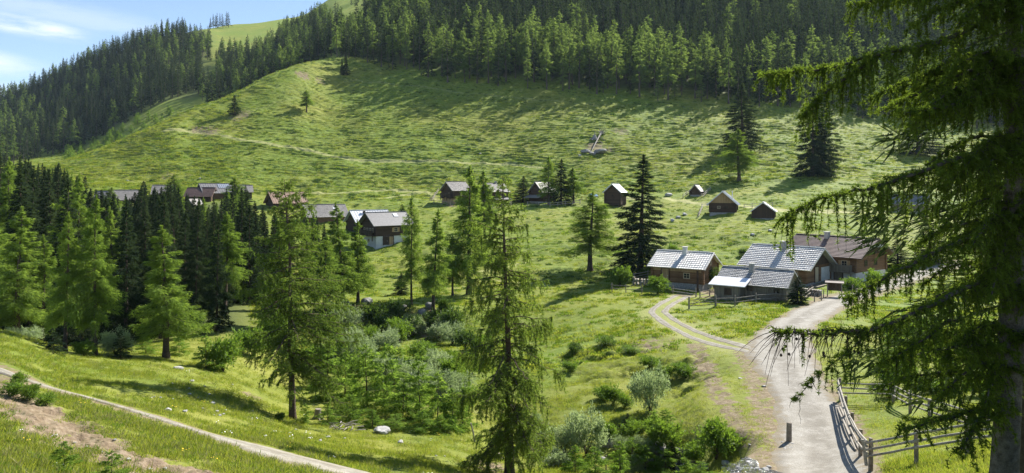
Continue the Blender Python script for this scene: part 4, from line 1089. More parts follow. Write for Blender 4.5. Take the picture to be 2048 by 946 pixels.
def stones():
    rock_px(762, 866, 32, 18, 'grey boulder on the meadow between the brush pile and the tall old larch', name='boulder')
    rock_px(358, 738, 18, 8, 'flat pale stone on the yellow patch of the near meadow')
    r = random.Random(4)
    for (u, v, w) in ((335,823,16),(310,794,5),(322,796,6),(374,822,6),(371,824,9),(345,768,6),(376,778,6),(403,818,6),(432,824,8),(452,822,7),(440,832,8),(448,829,6),(428,831,5),(385,763,9),(380,789,7),(417,789,6),(424,808,11),(463,770,5),(300,797,6),(528,873,6),(580,868,8),(617,878,8),(640,882,7),(655,876,10),(800,886,12),(890,913,5),(872,912,5),(313,843,5),(345,799,5),(434,847,4),(690,878,7),(506,823,6),(590,860,6),(560,865,5),(395,796,5),(410,773,5),(360,793,4)):
        rock_px(u + r.uniform(-2, 2), v, w * 1.0, w * .6, 'small pale stone scattered in the short grass of the near meadow', 'pale stones of the near meadow')
    for (u, v, w) in ((1213,890,34),(1318,905,34),(1330,915,26),(1342,928,18),(1205,925,20),(1325,932,20),(1350,905,20),(1300,925,20)):
        rock_px(u, v, w, w * .7, 'dark wet boulder in the bed of the brook', 'boulders in the brook', 'boulder', 'rock_dark')
    for (u, v, w) in ((1450,928,16),(1462,932,12),(1448,938,12),(1530,942,14),(1515,940,10),(1537,936,10),(1475,936,8)):
        rock_px(u, v, w, w * .7, 'pale stone on the rim of the brook beside the gravel road', 'stones on the brook rim')
    for k in range(14): rock_px(1575 + r.uniform(-14, 20), 889 + r.uniform(-4, 10), r.uniform(4, 9), r.uniform(3, 5), 'white pebble around the foot of the wooden road post', 'pebbles at the road post')
    for (u, v, w) in ((1527,773,9),(1480,757,8),(1640,908,10),(1607,905,6),(1648,901,8),(1500,890,6),(1620,700,5)): rock_px(u, v, w, w * .4, 'flat stone lying on the gravel road', 'stones on the gravel road')
    for (u, v, w) in ((880,640,30),(660,610,14),(805,620,22),(735,608,22),(690,608,18),(858,615,20),(845,628,18)): rock_px(u, v, w, w * .8, 'dark root plate or rock in the eroded rim of the terrace', 'rocks in the terrace rim', 'rock', 'rock_dark')
    for (u, v, w) in ((1150,355,6),(1336,392,14),(1357,436,10),(1345,442,10),(1370,430,10),(1505,470,9),(1540,462,8),(960,308,5),(1160,312,6),(400,357,4),(255,362,5)): rock_px(u, v, w, w * .6, 'grey rock half sunk in the grass of the upper pasture', 'rocks of the upper pasture', 'rock')
    for (u, v, w) in ((110,872,9),(175,896,8),(205,905,7),(255,920,9),(300,940,9),(330,938,8),(230,880,6),(150,886,6)): rock_px(u, v, w, w * .6, 'clod of earth on the bare soil of the near bank', 'earth clods on the bank', 'earth_clod', None)
stones()
def wood_piece(name, P, R, mat, parent=None, k=8, loc=(0, 0, 0), caps=True):
    V, Fq = tube(P, R, k); n = len(P)
    fs = [Fq, np.array([list(range(k))[::-1]]), np.array([[(n - 1) * k + i for i in range(k)]])]
    return link(name, np_mesh(name, V, fs, [M[mat]], smooth=False), parent, loc)
def stump_px(u, v, wpx, hpx, label, mat='oldwood'):
    p = hit(u, v, 9); s = p[1] / F; w = wpx * s / 2; h = hpx * s
    e = empty('tree_stump', (p[0], p[1], p[2])); tag(e, label, 'stump')
    wood_piece('stump_body', [[0, 0, -.1], [0, 0, h * .25], [.02, 0, h * .6], [.04, .02, h]], [w * 1.5, w * 1.08, w, w * .92], mat, e, 11)
    r = random.Random(int(u))
    for k in range(5):
        a = k * 1.3 + r.uniform(-.3, .3); q = np.array([math.cos(a), math.sin(a), 0])
        wood_piece('root', [q * w * .7 + np.array([0, 0, h * .3]), q * w * 1.5 + np.array([0, 0, h * .08]), q * w * 2.2 + np.array([0, 0, -.08])], [w * .35, w * .28, w * .12], mat, e, 6)
def deadwood():
    stump_px(635, 838, 13, 20, 'upright grey stump beside the spreading larch')
    stump_px(998, 917, 12, 10, 'low dark stump left of the tall old larch')
    stump_px(90, 775, 12, 8, 'low brown stump on the grassy bank edge') if False else None
    # brush pile
    p = hit(678, 858, 9); e = empty('brush_pile', p); tag(e, 'untidy pile of bleached branches and roots beside the grey stump', 'brush pile')
    r = random.Random(8)
    for k in range(26):
        a = r.uniform(0, 6.28); l = r.uniform(.3, 1.0); c = np.array([r.uniform(-.7, 1.3), r.uniform(-.4, .4), r.uniform(.02, .35)]); d = np.array([math.cos(a), math.sin(a), r.uniform(-.25, .5)]) * l * .5
        wood_piece('branch', [c - d, c + np.array([0, 0, .05]), c + d], [.035, .03, .012], 'deadwood', e, 5)
    # windthrown trunk with its root plate, and splintered stump on the hillside
    p = hit(1183, 303, 190); q = hit(1203, 270, 190); p = np.array(p); q = np.array(q) + np.array([0, 0, .9])
    e = empty('fallen_tree', tuple(p)); tag(e, 'bleached fallen trunk lying on the open hillside with its torn root plate uphill', 'fallen tree')
    d = q - p; sd_ = norm(np.cross(d, [0, 0, 1.])); up = norm(np.cross(sd_, d))
    wood_piece('trunk', [np.array([0, 0, .1]), d * .3 + [0, 0, .2], d * .7 + [0, 0, .25], d], [.10, .17, .26, .34], 'deadwood', e, 10)
    for k in range(9):
        a = k * .7; v = sd_ * math.cos(a) + up * math.sin(a)
        wood_piece('root', [d * .97, d * 1.02 + v * .8, d * (1.04 + .03 * r.uniform(-1, 1)) + v * r.uniform(1.3, 2.2)], [.28, .16, .04], 'oldwood' if k % 2 else 'deadwood', e, 5)
    wood_piece('branch', [d * .75, d * .72 + sd_ * 1.2 - up * .2, d * .66 + sd_ * 2.4 - up * .9], [.16, .1, .04], 'deadwood', e, 5)
    wood_piece('branch', [d * .6, d * .62 - sd_ * 1.0 + up * .3], [.14, .04], 'deadwood', e, 5)
    p = hit(1189, 279, 190); e = empty('splintered_stump', p); tag(e, 'dark splintered stump with a tall sharp spike above the fallen trunk', 'stump')
    wood_piece('stump_body', [[0, 0, -.3], [0, 0, .7], [0, 0, 1.3], [.05, 0, 1.6]], [1.0, .8, .6, .35], 'rock_dark', e, 8)
    wood_piece('spike', [[.1, 0, 1.2], [.12, 0, 2.2], [.1, 0, 3.2]], [.35, .16, .02], 'rock_dark', e, 6)
    for k in range(6):
        a = k * 1.05; v = np.array([math.cos(a), math.sin(a), 0])
        wood_piece('root', [v * .6 + [0, 0, .5], v * 1.5 + [0, 0, .05], v * 2.4 + [0, 0, -.3]], [.3, .2, .06], 'rock_dark', e, 5)
    for (u, v, w, h) in ((1172,305,20,9),(1200,306,24,10),(1186,308,14,6)): rock_px(u, v, w, h, 'heap of grey brushwood below the fallen trunk', 'brushwood heaps below the fallen trunk', 'brushwood_heap', 'rock_dark', None)
    # leaning pale stake
    p = hit(950, 883, 9); e = wood_piece('leaning_stake', [[0, 0, -.2], [-.12, 0, .6], [-.26, 0, 1.15]], [.06, .055, .05], 'deadwood', None, 7, p); tag(e, 'pale thin stake leaning left of the tall old larch', 'stake')
    p = hit(1079, 913, 9); e = wood_piece('thin_sapling_trunk', [[0, 0, -.2], [.05, 0, .6], [.12, 0, 1.3]], [.045, .04, .03], 'oldwood', None, 7, p); tag(e, 'bare thin sapling stem under the silvery willows', 'sapling')
    p = hit(1212, 950, 9); e = wood_piece('wooden_stake', [[0, 0, -.2], [0, 0, .6], [.02, 0, 1.1]], [.045, .04, .035], 'oldwood', None, 7, p); tag(e, 'thin dark stake standing in the young larches by the brook', 'stake')
    # road post
    p = hit(1578, 885, 20); s = p[1] / F
    e = wood_piece('wooden_post', [[0, 0, -.2], [0, 0, .4], [.01, 0, 40 * s - .02], [.01, 0, 40 * s]], [.14, .135, .125, .11], 'oldwood', None, 12, p); tag(e, 'stout short wooden post at the gravel road side', 'post')
deadwood()
# brook
def brook():
    M['water'] = None
    m, nt, N, L = new_mat('brook_water'); M['water'] = m
    out = N('ShaderNodeOutputMaterial'); p = N('ShaderNodeBsdfPrincipled'); g = N('ShaderNodeNewGeometry').outputs['Position']
    n = noise(N, L, g, 5, 5, .7); c = mixc(N, L, maprange(N, L, n, .52, .68), (.05, .05, .05), (.55, .57, .60))
    b = N('ShaderNodeBump'); b.inputs['Strength'].default_value = 1; b.inputs['Distance'].default_value = .1; L(n, b.inputs['Height']); L(b.outputs[0], p.inputs['Normal'])
    L(c, p.inputs['Base Color']); p.inputs['Roughness'].default_value = .12; L(p.outputs[0], out.inputs[0])
    for nm, pts, hw in (('brook_water', ((1570,958),(1530,946),(1490,938),(1455,932)), .75), ('brook_water', ((1400,940),(1360,922),(1330,905),(1300,890)), .5)):
        ln = densify([hit(*q)[:2] for q in pts], .3)
        V, Fq, E = ribbon(nm, ln, hw, None, 7, .05, .2, .02)
        tag(link(nm, np_mesh(nm, V, Fq, [m], smooth=True)), kind='structure')
brook()

# ------------------------------------------------------------------ buildings and fences
M['log_dark'] = wood_mat('dark_logs', (.045, .028, .018), (.115, .072, .045), .24, 'z')
M['log_warm'] = wood_mat('warm_logs', (.135, .068, .030), (.28, .160, .078), .24, 'z')
M['log_grey'] = wood_mat('greyed_logs', (.14, .115, .085), (.27, .225, .165), .26, 'z')
M['board_dark'] = wood_mat('dark_boards', (.050, .033, .022), (.12, .080, .052), .20, 'xy')
M['board_warm'] = wood_mat('warm_boards', (.34, .215, .105), (.52, .36, .20), .22, 'xy')
M['board_grey'] = wood_mat('grey_boards', (.15, .125, .095), (.30, .255, .19), .20, 'xy')
M['shingle_silver'] = wood_mat('silver_shingles', (.58, .555, .515), (.74, .71, .66), .33, 'x', .32, .14, var=.15, spec=.7)
M['shingle_grey'] = wood_mat('grey_shingles', (.29, .28, .27), (.50, .485, .47), .22, 'x', .42, .25, var=.25, spec=.6)
M['shingle_dull'] = wood_mat('dull_shingles', (.22, .20, .185), (.36, .335, .31), .25, 'x', .5, .25, var=.2, spec=.45)
M['roof_brown'] = plain_mat('brown_roof', (.105, .068, .055), (.175, .115, .095), 2, .5, .4, 0, .2)
M['roof_slate'] = plain_mat('slate_grey_roof', (.16, .155, .155), (.22, .21, .205), 2, .5, .4, 0, .2)
M['roof_red'] = plain_mat('faded_red_roof', (.26, .165, .12), (.34, .23, .17), 2, .55, .3, 0, .2)
M['roof_white'] = plain_mat('pale_metal_roof', (.60, .60, .62), (.70, .70, .72), 2, .35, .5, 0, .05)
M['plaster'] = plain_mat('white_plaster', (.52, .50, .46), (.66, .64, .60), 2, .85, .2, 0, .3)
M['stone'] = plain_mat('field_stone', (.20, .19, .18), (.42, .40, .37), 5, .85, .2, 0, .8)
M['frame'] = plain_mat('pale_wood_frame', (.42, .32, .20), (.56, .44, .29), 4, .6, .3, 0, .2)
M['shutter'] = plain_mat('light_shutter', (.36, .22, .10), (.48, .31, .16), 5, .6, .3, 0, .3)
M['metalpipe'] = plain_mat('dull_metal', (.42, .42, .42), (.55, .55, .55), 3, .4, .5, .6, .05)
M['glass'] = None
def glass():
    m, nt, N, L = new_mat('window_pane'); M['glass'] = m
    out = N('ShaderNodeOutputMaterial'); p = N('ShaderNodeBsdfPrincipled'); p.inputs['Base Color'].default_value = (.02, .024, .028, 1); p.inputs['Roughness'].default_value = .08; p.inputs['Specular IOR Level'].default_value = .6
    L(p.outputs[0], out.inputs[0])
    m, nt, N, L = new_mat('solar_cells'); M['solar'] = m
    out = N('ShaderNodeOutputMaterial'); p = N('ShaderNodeBsdfPrincipled'); oc = N('ShaderNodeTexCoord').outputs['Object']
    b = N('ShaderNodeTexBrick'); b.inputs['Scale'].default_value = 1.0; b.inputs['Color1'].default_value = b.inputs['Color2'].default_value = (.05, .07, .11, 1); b.inputs['Mortar'].default_value = (.6, .62, .65, 1); b.inputs['Mortar Size'].default_value = .03; b.offset = 0
    L(oc, b.inputs['Vector']); L(b.outputs[0], p.inputs['Base Color']); p.inputs['Roughness'].default_value = .12; L(p.outputs[0], out.inputs[0])
glass()
class Box:
    """collects boxes (centre, half sizes, axes) and general prisms into one mesh"""
    def __init__(s): s.V = []; s.F = []; s.b = 0
    def box(s, c, h, ax=None):
        c = np.asarray(c, float); ax = np.eye(3) if ax is None else np.asarray(ax, float)
        k = np.array([[-1,-1,-1],[1,-1,-1],[1,1,-1],[-1,1,-1],[-1,-1,1],[1,-1,1],[1,1,1],[-1,1,1]], float) * np.asarray(h, float)
        s.V.append(c + k @ ax); s.F.append(np.array([[0,3,2,1],[4,5,6,7],[0,1,5,4],[1,2,6,5],[2,3,7,6],[3,0,4,7]]) + s.b); s.b += 8
        return s
    def span(s, x0, x1, y0, y1, z0, z1): return s.box(((x0 + x1) / 2, (y0 + y1) / 2, (z0 + z1) / 2), ((x1 - x0) / 2, (y1 - y0) / 2, (z1 - z0) / 2))
    def beam(s, a, b, w, h=None, up=(0, 0, 1)):
        a = np.asarray(a, float); b = np.asarray(b, float); d = b - a; l = np.linalg.norm(d); d = d / l
        y = np.cross(up, d); y = y / (np.linalg.norm(y) + 1e-9); z = np.cross(d, y)
        return s.box((a + b) / 2, (l / 2, w / 2, (h or w) / 2), [d, y, z])
    def mesh(s, name, mat):
        return np_mesh(name, np.concatenate(s.V), np.concatenate(s.F), [M[mat]])
    def put(s, name, mat, parent=None, loc=(0, 0, 0)): return link(name, s.mesh(name, mat), parent, loc)

def house(name, label, cat, u, v, yaw, L, W, h, rise, roof='shingle_silver', wall='log_dark', gable=None, base=('stone', .5), ov=.6, og=.6, D=None, dmin=30, group=None,
          course=.42, board=.33, windows=(), doors=(), chimneys=(), balcony=None, extra=None, lift=0.0, vr=None, step=.07, mode='boards'):
    yw = math.radians(yaw); ca, sa = math.cos(yw), math.sin(yw)
    p = at(u, D) if D else hit(u, v, dmin)
    cx = (L / 2 if yaw < 0 else -L / 2); cy = -W / 2
    o = empty(name, (p[0] - (ca * cx - sa * cy), p[1] - (sa * cx + ca * cy), p[2] + lift), yw)
    if vr is not None:
        ex = -L / 2 if yaw < 0 or True else L / 2
        yy = o.location.y + sa * ex; o.location.z = (HV - vr) / F * yy - (h + rise + .15)
        print(name, u, 'lift', round(o.location.z - p[2], 2), 'D', round(p[1], 1))
    tag(o, label, cat, group)
    rd = random.Random(int(u * 7 + v))
    bm_, bh = base
    if bh > 0: Box().span(-L/2 + .03, L/2 - .03, -W/2 + .03, W/2 - .03, -2.6, bh).put('foundation', bm_, o)
    # walls: a box of logs with crossing ends, and the gable triangles
    wb = Box(); t = .16
    wb.span(-L/2, L/2, -W/2, W/2, bh, h)
    for x in (-L/2, L/2):
        for y in (-W/2, W/2):
            wb.span(x - .16, x + .16, y - .165, y + .165, bh + .02, h - .02)
    n0 = wb.b
    if gable is None:
        for x0, x1 in ((-L/2, -L/2 + t), (L/2 - t, L/2)):
            wb.V.append(np.array([[x0, -W/2, h], [x0, W/2, h], [x0, 0, h + rise], [x1, -W/2, h], [x1, W/2, h], [x1, 0, h + rise]])); b = wb.b
            wb.F.append(np.array([[0, 2, 1, 1], [3, 4, 5, 5], [0, 3, 5, 2], [1, 2, 5, 4]]) + b); wb.b += 6
        wall_me = link('wall', tri_fix('wall', wb, wall), o)
    else:
        link('wall', tri_fix('wall', wb, wall), o)
        for x0, x1 in ((-L/2 - .05, -L/2 + t), (L/2 - t, L/2 + .05)):
            g = Box(); g.V.append(np.array([[x0, -W/2, h + .01], [x0, W/2, h + .01], [x0, 0, h + rise], [x1, -W/2, h + .01], [x1, W/2, h + .01], [x1, 0, h + rise]]))
            g.F.append(np.array([[0, 2, 1, 1], [3, 4, 5, 5], [0, 3, 5, 2], [1, 2, 5, 4]])); g.b = 6
            link('gable_boards', tri_fix('gable_boards', g, gable), o)
    # roof
    pit = math.atan2(rise, W / 2); cp, sp = math.cos(pit), math.sin(pit)
    sl_ = (W / 2) / cp + ov; rl = L + 2 * og
    rb = Box()
    for sgn in (-1, 1):
        ax = np.array([[1, 0, 0], [0, sgn * cp, -sp], [0, sgn * sp, cp]], float)
        def P(x, s, n): return np.array([x, 0, h + rise + .10]) + ax[1] * s + ax[2] * n
        rb.box(P(0, sl_ / 2, -.05), (rl / 2, sl_ / 2, .05), ax)
        if mode == 'boards':
            nc = max(4, int(sl_ / course)); cs = sl_ / nc
            for k in range(nc):
                x = -rl / 2
                while x < rl / 2 - .02:
                    w = min(board * rd.uniform(.7, 1.35), rl / 2 - x); tl = step / cs * rd.uniform(.85, 1.15)
                    a2 = np.array([ax[0], norm(ax[1] + ax[2] * tl), norm(ax[2] - ax[1] * tl)])
                    rb.box(P(x + w / 2, (k + .5) * cs + .03 + rd.uniform(-.02, .03),   .03 + rd.uniform(0, .008)), (w / 2 - .003, cs / 2 + .06, .016), a2); x += w
        elif mode == 'tile':
            nc = max(4, int(sl_ / .34)); cs = sl_ / nc
            for k in range(nc):
                tl = .06; a2 = np.array([ax[0], norm(ax[1] + ax[2] * tl * 2), norm(ax[2] - ax[1] * tl * 2)])
                rb.box(P(0, (k + .5) * cs, .035), (rl / 2, cs / 2 + .03, .02), a2)
        elif mode == 'seam':   # standing seam sheets
            x = -rl / 2 + .3
            while x < rl / 2 - .1: rb.box(P(x, sl_ / 2, .02), (.015, sl_ / 2, .02), ax); x += .6
        # barge boards
        for x in (-rl / 2 - .02, rl / 2 + .02): rb.box(P(x, sl_ / 2, -.04), (.03, sl_ / 2 + .02, .10), ax)
    rb.box((0, 0, h + rise + .16), (rl / 2 + .02, .16, .035))
    if mode == 'boards': rb.box((0, .10, h + rise + .21), (rl / 2 - .6, .02, .06), )
    ro = rb.put('roof', roof, o)
    for (x, y, w, ht, mt) in chimneys:
        zr = h + rise - abs(y) * rise / (W / 2)
        cb = Box().span(x - w/2, x + w/2, y - w/2, y + w/2, zr - .3, h + rise + ht); c = cb.put('chimney', mt, ro)
        if w > .3:
            Box().span(x - w/2 - .09, x + w/2 + .09, y - w/2 - .09, y + w/2 + .09, h + rise + ht, h + rise + ht + .09).put('chimney_cap', 'plaster' if mt != 'metalpipe' else 'metalpipe', ro)
        else: wood_piece('chimney_cap', [[x, y, h + rise + ht - .02], [x, y, h + rise + ht + .12]], [w * .8, w * .2], 'metalpipe', ro, 10)
    def face(side, a, z, d):
        return {'front': (a, -W/2 - d, z), 'back': (a, W/2 + d, z), 'left': (-L/2 - d, a, z), 'right': (L/2 + d, a, z)}[side]
    def fbox(B, side, a, z, hw, hz, d0, d1):
        c = face(side, a, z, (d0 + d1) / 2); hd = (d1 - d0) / 2
        B.box(c, (hw, hd, hz) if side in ('front', 'back') else (hd, hw, hz)); return B
    for wd in windows:
        side, a, z, w, hh = wd[:5]; st = wd[5] if len(wd) > 5 else ''
        B = Box()
        for q in (-1, 1): fbox(B, side, a + q * w / 2, z, .045, hh / 2 + .05, .0, .07); fbox(B, side, a, z + q * (hh / 2 + .002), w / 2 - .05, .045, .0, .068)
        fbox(B, side, a, z, .022, hh / 2 - .05, .0, .055); fbox(B, side, a, z + .002, w / 2 - .05, .02, .0, .05)
        wo = B.put('window', 'frame' if st != 'd' else 'board_dark', o)
        fbox(Box(), side, a, z, w / 2 - .03, hh / 2 - .03, .004, .03).put('pane', 'glass', wo)
        if 's' in st:
            for q in (-1, 1): fbox(Box(), side, a + q * (w * .5 + .06 + w * .25), z, w * .25, hh / 2 + .03, .01, .06).put('shutter', 'shutter', wo)
    for (side, a, z0, w, hh, mt) in doors:
        B = fbox(Box(), side, a, z0 + hh / 2, w / 2, hh / 2, .0, .06)
        do = B.put('door', mt, o)
        fb = Box()
        for q in (-1, 1): fbox(fb, side, a + q * (w / 2 + .06), z0 + hh / 2, .055, hh / 2 + .05, .0, .09)
        fbox(fb, side, a, z0 + hh + .09, w / 2 + .11, .05, .0, .095); fb.put('door_frame', 'log_dark', do)
        fbox(Box(), side, a + w * .36, z0 + hh * .48, .03, .06, .06, .11).put('handle', 'metalpipe', do)
    if balcony:
        side, a0, a1, z, dep, mt = balcony
        B = fbox(Box(), side, (a0 + a1) / 2, z, (a1 - a0) / 2, .07, .0, dep)
        fbox(B, side, (a0 + a1) / 2, z + .95, (a1 - a0) / 2, .05, dep - .08, dep); 
        n = int((a1 - a0) / .16)
        for k in range(n + 1): fbox(B, side, a0 + (a1 - a0) * k / n, z + .50, .065, .44, dep - .06, dep - .02)
        for a in (a0 + .08, a1 - .08): fbox(B, side, a, (z + .9) / 2 + .4, .07, .9, dep - .14, dep + .01)
        B.put('balcony', mt, o)
    if extra: extra(o, L, W, h, rise, pit, Box)
    return o
def tri_fix(name, B, mat):
    V = np.concatenate(B.V); F4 = np.concatenate(B.F)
    tri = F4[:, 2] == F4[:, 3]
    return np_mesh(name, V, [F4[~tri], F4[tri][:, :3]], [M[mat]])

def village():
    H = house
    # ---- farm cluster in the foreground on the right
    H('shingle_roofed_house', 'brown log house with silver shingle roof and pale chimney, garden bush before it', 'house', 1406, 583, -34, 6.9, 6.0, 2.6, 1.5, 'shingle_silver', 'log_warm', None, ('stone', .35), .75, .45,
      vr=500, windows=(('front', 1.3, 1.35, .8, .65),('right', 0.2, 1.4, .7, .6),('right', 0, 2.9, .5, .5)), doors=(('front', -1.6, .35, .95, 1.75, 'board_warm'),), chimneys=((.2, -.55, .5, .75, 'plaster'),),
      extra=lambda o, L, W, h, rise, pit, B: (B().span(-L/2 + .05, L/2 - .05, -W/2 - .05, -W/2 - .005, h - .75, h - .02).put('eave_boards', 'board_warm', o), B().span(L/2 - .5, L/2 - .3, -W/2 - 1.0, -W/2 - .8, -.6, h - .4).put('post', 'log_dark', o)))
    def leanto(o, L, W, h, rise, pit, B):
        b = B(); b.span(-L/2 + .02, -L/2 + 3.0, -W/2 - 1.7, -W/2 - .01, -1.4, 1.75); b.put('lean_to', 'board_grey', o)
        ax = np.array([[1, 0, 0], [0, math.cos(.28), math.sin(.28)], [0, -math.sin(.28), math.cos(.28)]])
        r_ = B(); r_.box((-L/2 + 1.6, -W/2 - .95, 2.02), (2.15, 1.25, .05), ax); r_.put('lean_to_roof', 'roof_white', o)
        B().span(-L/2 + 1.2, -L/2 + 2.1, -W/2 - 1.74, -W/2 - 1.7, .55, 1.35).put('hatch', 'board_dark', o)
    H('shingled_shed', 'long grey board shed with dark shingle roof, square chimney and a bright lean-to roof', 'shed', 1571, 607, -36, 7.7, 5.0, 1.95, 1.36, 'shingle_grey', 'board_grey', None, ('stone', .12), .65, .35, vr=532, D=78,
      course=.30, board=.24, windows=(('front', 2.9, 1.25, .55, .5, 'd'), ('front', -.2, 1.3, .6, .5, 'd')), chimneys=((-.5, -.65, .55, .7, 'stone'),), extra=leanto, step=.06)
    H('silver_roofed_farmhouse', 'big farmhouse with broad silver shingle roof and a shaded gable porch behind the shed', 'house', 1612, 583, -46, 8.4, 7.8, 2.5, 2.2, 'shingle_silver', 'log_warm', 'board_dark', ('stone', .3), .85, .85, vr=488, D=89,
      course=.44, board=.36, windows=(('right', 2.0, 1.5, .7, .9), ('right', 0, 3.4, .6, .7, 'd'), ('front', 2.8, 1.5, .7, .6)), doors=(('right', -.6, .3, 1.1, 1.95, 'frame'),), chimneys=((-.2, -.75, .75, .75, 'stone'),), step=.085,
      extra=lambda o, L, W, h, rise, pit, B: (B().span(L/2 + .01, L/2 + .10, .9, W/2 - .1, .3, 2.1).put('white_wall', 'plaster', o), B().span(L/2 + .3, L/2 + 1.5, -W/2, W/2, -.5, .12).put('terrace_floor', 'board_grey', o)))
    H('brown_roofed_farmhouse', 'farmhouse with brown ribbed roof, dark gable and pale lower storey beside the road', 'house', 1712, 573, -54, 10.0, 8.2, 3.7, 2.1, 'roof_brown', 'log_warm', 'board_dark', ('plaster', 1.35), .9, 1.1, vr=468, D=92, mode='tile',
      windows=(('front', 3.4, 2.5, .75, .8, 's'), ('front', .6, 2.5, .75, .8, 's'), ('right', -1.5, 2.5, .7, .75, 'd'), ('right', 1.2, 2.5, .7, .75, 'd'), ('right', 0, 4.5, .7, .7, 'd')), doors=(('front', 2.6, -.3, 1.1, 1.8, 'board_grey'),), chimneys=((-1.0, -.6, .6, .65, 'stone'),),
      balcony=('front', -1.5, 4.8, 1.4, .9, 'board_grey'),
      extra=lambda o, L, W, h, rise, pit, B: B().beam((L/2 + .9, -1.2, h + rise - .8), (L/2 + .9, 1.4, h + rise - 1.0), .06, .4).put('white_banner', 'plaster', o))
    # ---- huts along the foot of the slope
    H('dark_alpine_hut', 'dark log hut with pale shingle roof and white corner, pale rails leaning beside it', 'hut', 907, 406, 38, 4.9, 5.6, 3.1, 2.1, 'shingle_dull', 'log_dark', None, ('board_warm', .9), .5, .6, vr=363, D=177,
      windows=(('left', -.8, 2.0, .7, .7), ('front', 0, 2.0, .6, .6)), doors=(('left', 1.0, .4, 1.0, 1.7, 'board_warm'),), balcony=('left', -2.4, 2.4, 1.3, .8, 'board_dark'))
    H('dark_alpine_hut', 'dark log hut with brownish shingle roof, ridge chimney and low porch roof', 'hut', 984, 410, 40, 5.2, 5.0, 3.4, 1.9, 'shingle_dull', 'log_dark', None, ('board_warm', .9), .5, .5, vr=366, D=172,
      windows=(('front', .2, 2.3, .7, .7), ('left', 0, 2.3, .6, .7)), chimneys=((.6, 0, .45, .55, 'stone'),), doors=(('front', -1.2, .1, .9, 1.7, 'board_warm'),),
      extra=lambda o, L, W, h, rise, pit, B: B().box((0, -W/2 - .8, 1.55), (L/2, .85, .05), [[1, 0, 0], [0, .94, .34], [0, -.34, .94]]).put('porch_roof', 'roof_slate', o))
    H('dark_alpine_hut', 'black looking hut in the shade behind the slim larch and the black spruce', 'hut', 1086, 408, 42, 4.4, 5.0, 2.9, 2.5, 'shingle_dull', 'log_dark', None, ('stone', .4), .5, .5, vr=363, D=175,
      windows=(('left', 0, 1.6, .6, .6, 'd'),), extra=lambda o, L, W, h, rise, pit, B: B().box((-L/2 - 1.0, 0, 1.7), (1.05, W/2 + .3, .05), [[.94, 0, .34], [0, 1, 0], [-.34, 0, .94]]).put('porch_roof', 'shingle_dull', o))
    def stilts(o, L, W, h, rise, pit, B):
        for x in (-L/2 + .3, L/2 - .3):
            for y in (-W/2 + .3, W/2 - .3): B().span(x - .14, x + .14, y - .14, y + .14, -1.2, 1.0).put('stilt', 'board_dark', o)
    H('stilted_granary', 'small dark granary on stilts with a bright metal roof beside the very tall spruce', 'hut', 1241, 408, 55, 2.7, 4.2, 3.2, 1.8, 'roof_white', 'log_dark', None, ('log_dark', 0), .5, .5, vr=367, D=165, mode='seam', lift=.2, extra=lambda o, *a: stilts(o, *a),
      windows=(('left', 0, 2.2, .5, .5, 'd'),))
    # ---- single huts on the meadow
    H('log_cabin', 'log cabin with golden board gable, white roof side and thin stove pipe', 'hut', 1472, 431, 68, 4.6, 5.5, 2.35, 2.45, 'roof_white', 'log_dark', 'board_warm', ('stone', .3), .75, .75, vr=382, D=147, mode='seam',
      windows=(('left', -.8, 1.4, .6, .5, 'd'), ('left', .8, 1.4, .6, .5)), chimneys=((-.9, -1.9, .2, .1, 'metalpipe'),))
    H('hay_shed', 'little dark hay shed with pale roof edge right of the golden gabled cabin', 'shed', 1548, 434, 66, 3.8, 4.2, 1.7, 1.6, 'shingle_silver', 'board_dark', None, ('stone', .1), .55, .5, vr=404, D=140)
    H('tiny_shed', 'tiny dark shed with an open front on the slope below the light green larch', 'shed', 1400, 393, 58, 2.8, 2.6, 1.4, 1.5, 'shingle_dull', 'board_dark', None, ('stone', .4), .35, .35, vr=369, D=176,
      doors=(('left', .2, .45, .9, 1.0, 'board_dark'),))
    H('grey_hay_barn', 'low grey roofed barn at the upper track, seen through the near boughs', 'barn', 1850, 424, -38, 6.5, 5, 1.9, 1.9, 'roof_slate', 'board_grey', None, ('stone', .2), .6, .5, vr=388, D=148, mode='seam')
    # ---- hamlet on the left
    H('grey_roofed_chalet', 'brown chalet on a white plaster base, slate grey roof with one bright skylight', 'house', 752, 476, 40, 7.2, 5.6, 4.1, 2.0, 'roof_slate', 'log_dark', None, ('plaster', 1.75), .8, .8, vr=424, D=127, mode='plain',
      windows=(('front', .6, 2.9, .75, .75, 's'), ('left', 1.6, 2.8, .55, .8), ('left', .5, 2.8, .55, .8), ('left', -.6, 2.8, .55, .8), ('left', -1.6, 2.8, .55, .8), ('left', 0, .9, .6, .5), ('front', 2.4, .9, .7, .6)),
      doors=(('front', -1.6, .1, .9, 1.5, 'board_dark'), ('front', -.4, .1, .9, 1.5, 'board_warm')), balcony=('left', -2.6, 2.6, 1.85, .7, 'board_dark'),
      extra=lambda o, L, W, h, rise, pit, B: B().box((1.6, -.95, h + rise + .17 - .95 * math.tan(pit)), (.45, .5, .03), [[1, 0, 0], [0, math.cos(pit), math.sin(pit)], [0, -math.sin(pit), math.cos(pit)]]).put('skylight', 'roof_white', o))
    H('white_roofed_house', 'house with a bright white roof and a small dark flue right behind the brown chalet', 'house', 716, 460, 36, 7.5, 6, 3.2, 2.2, 'roof_white', 'log_dark', None, ('plaster', 1), .6, .6, vr=420, D=142, mode='seam', chimneys=((-1.5, -1.0, .4, .0, 'log_dark'),))
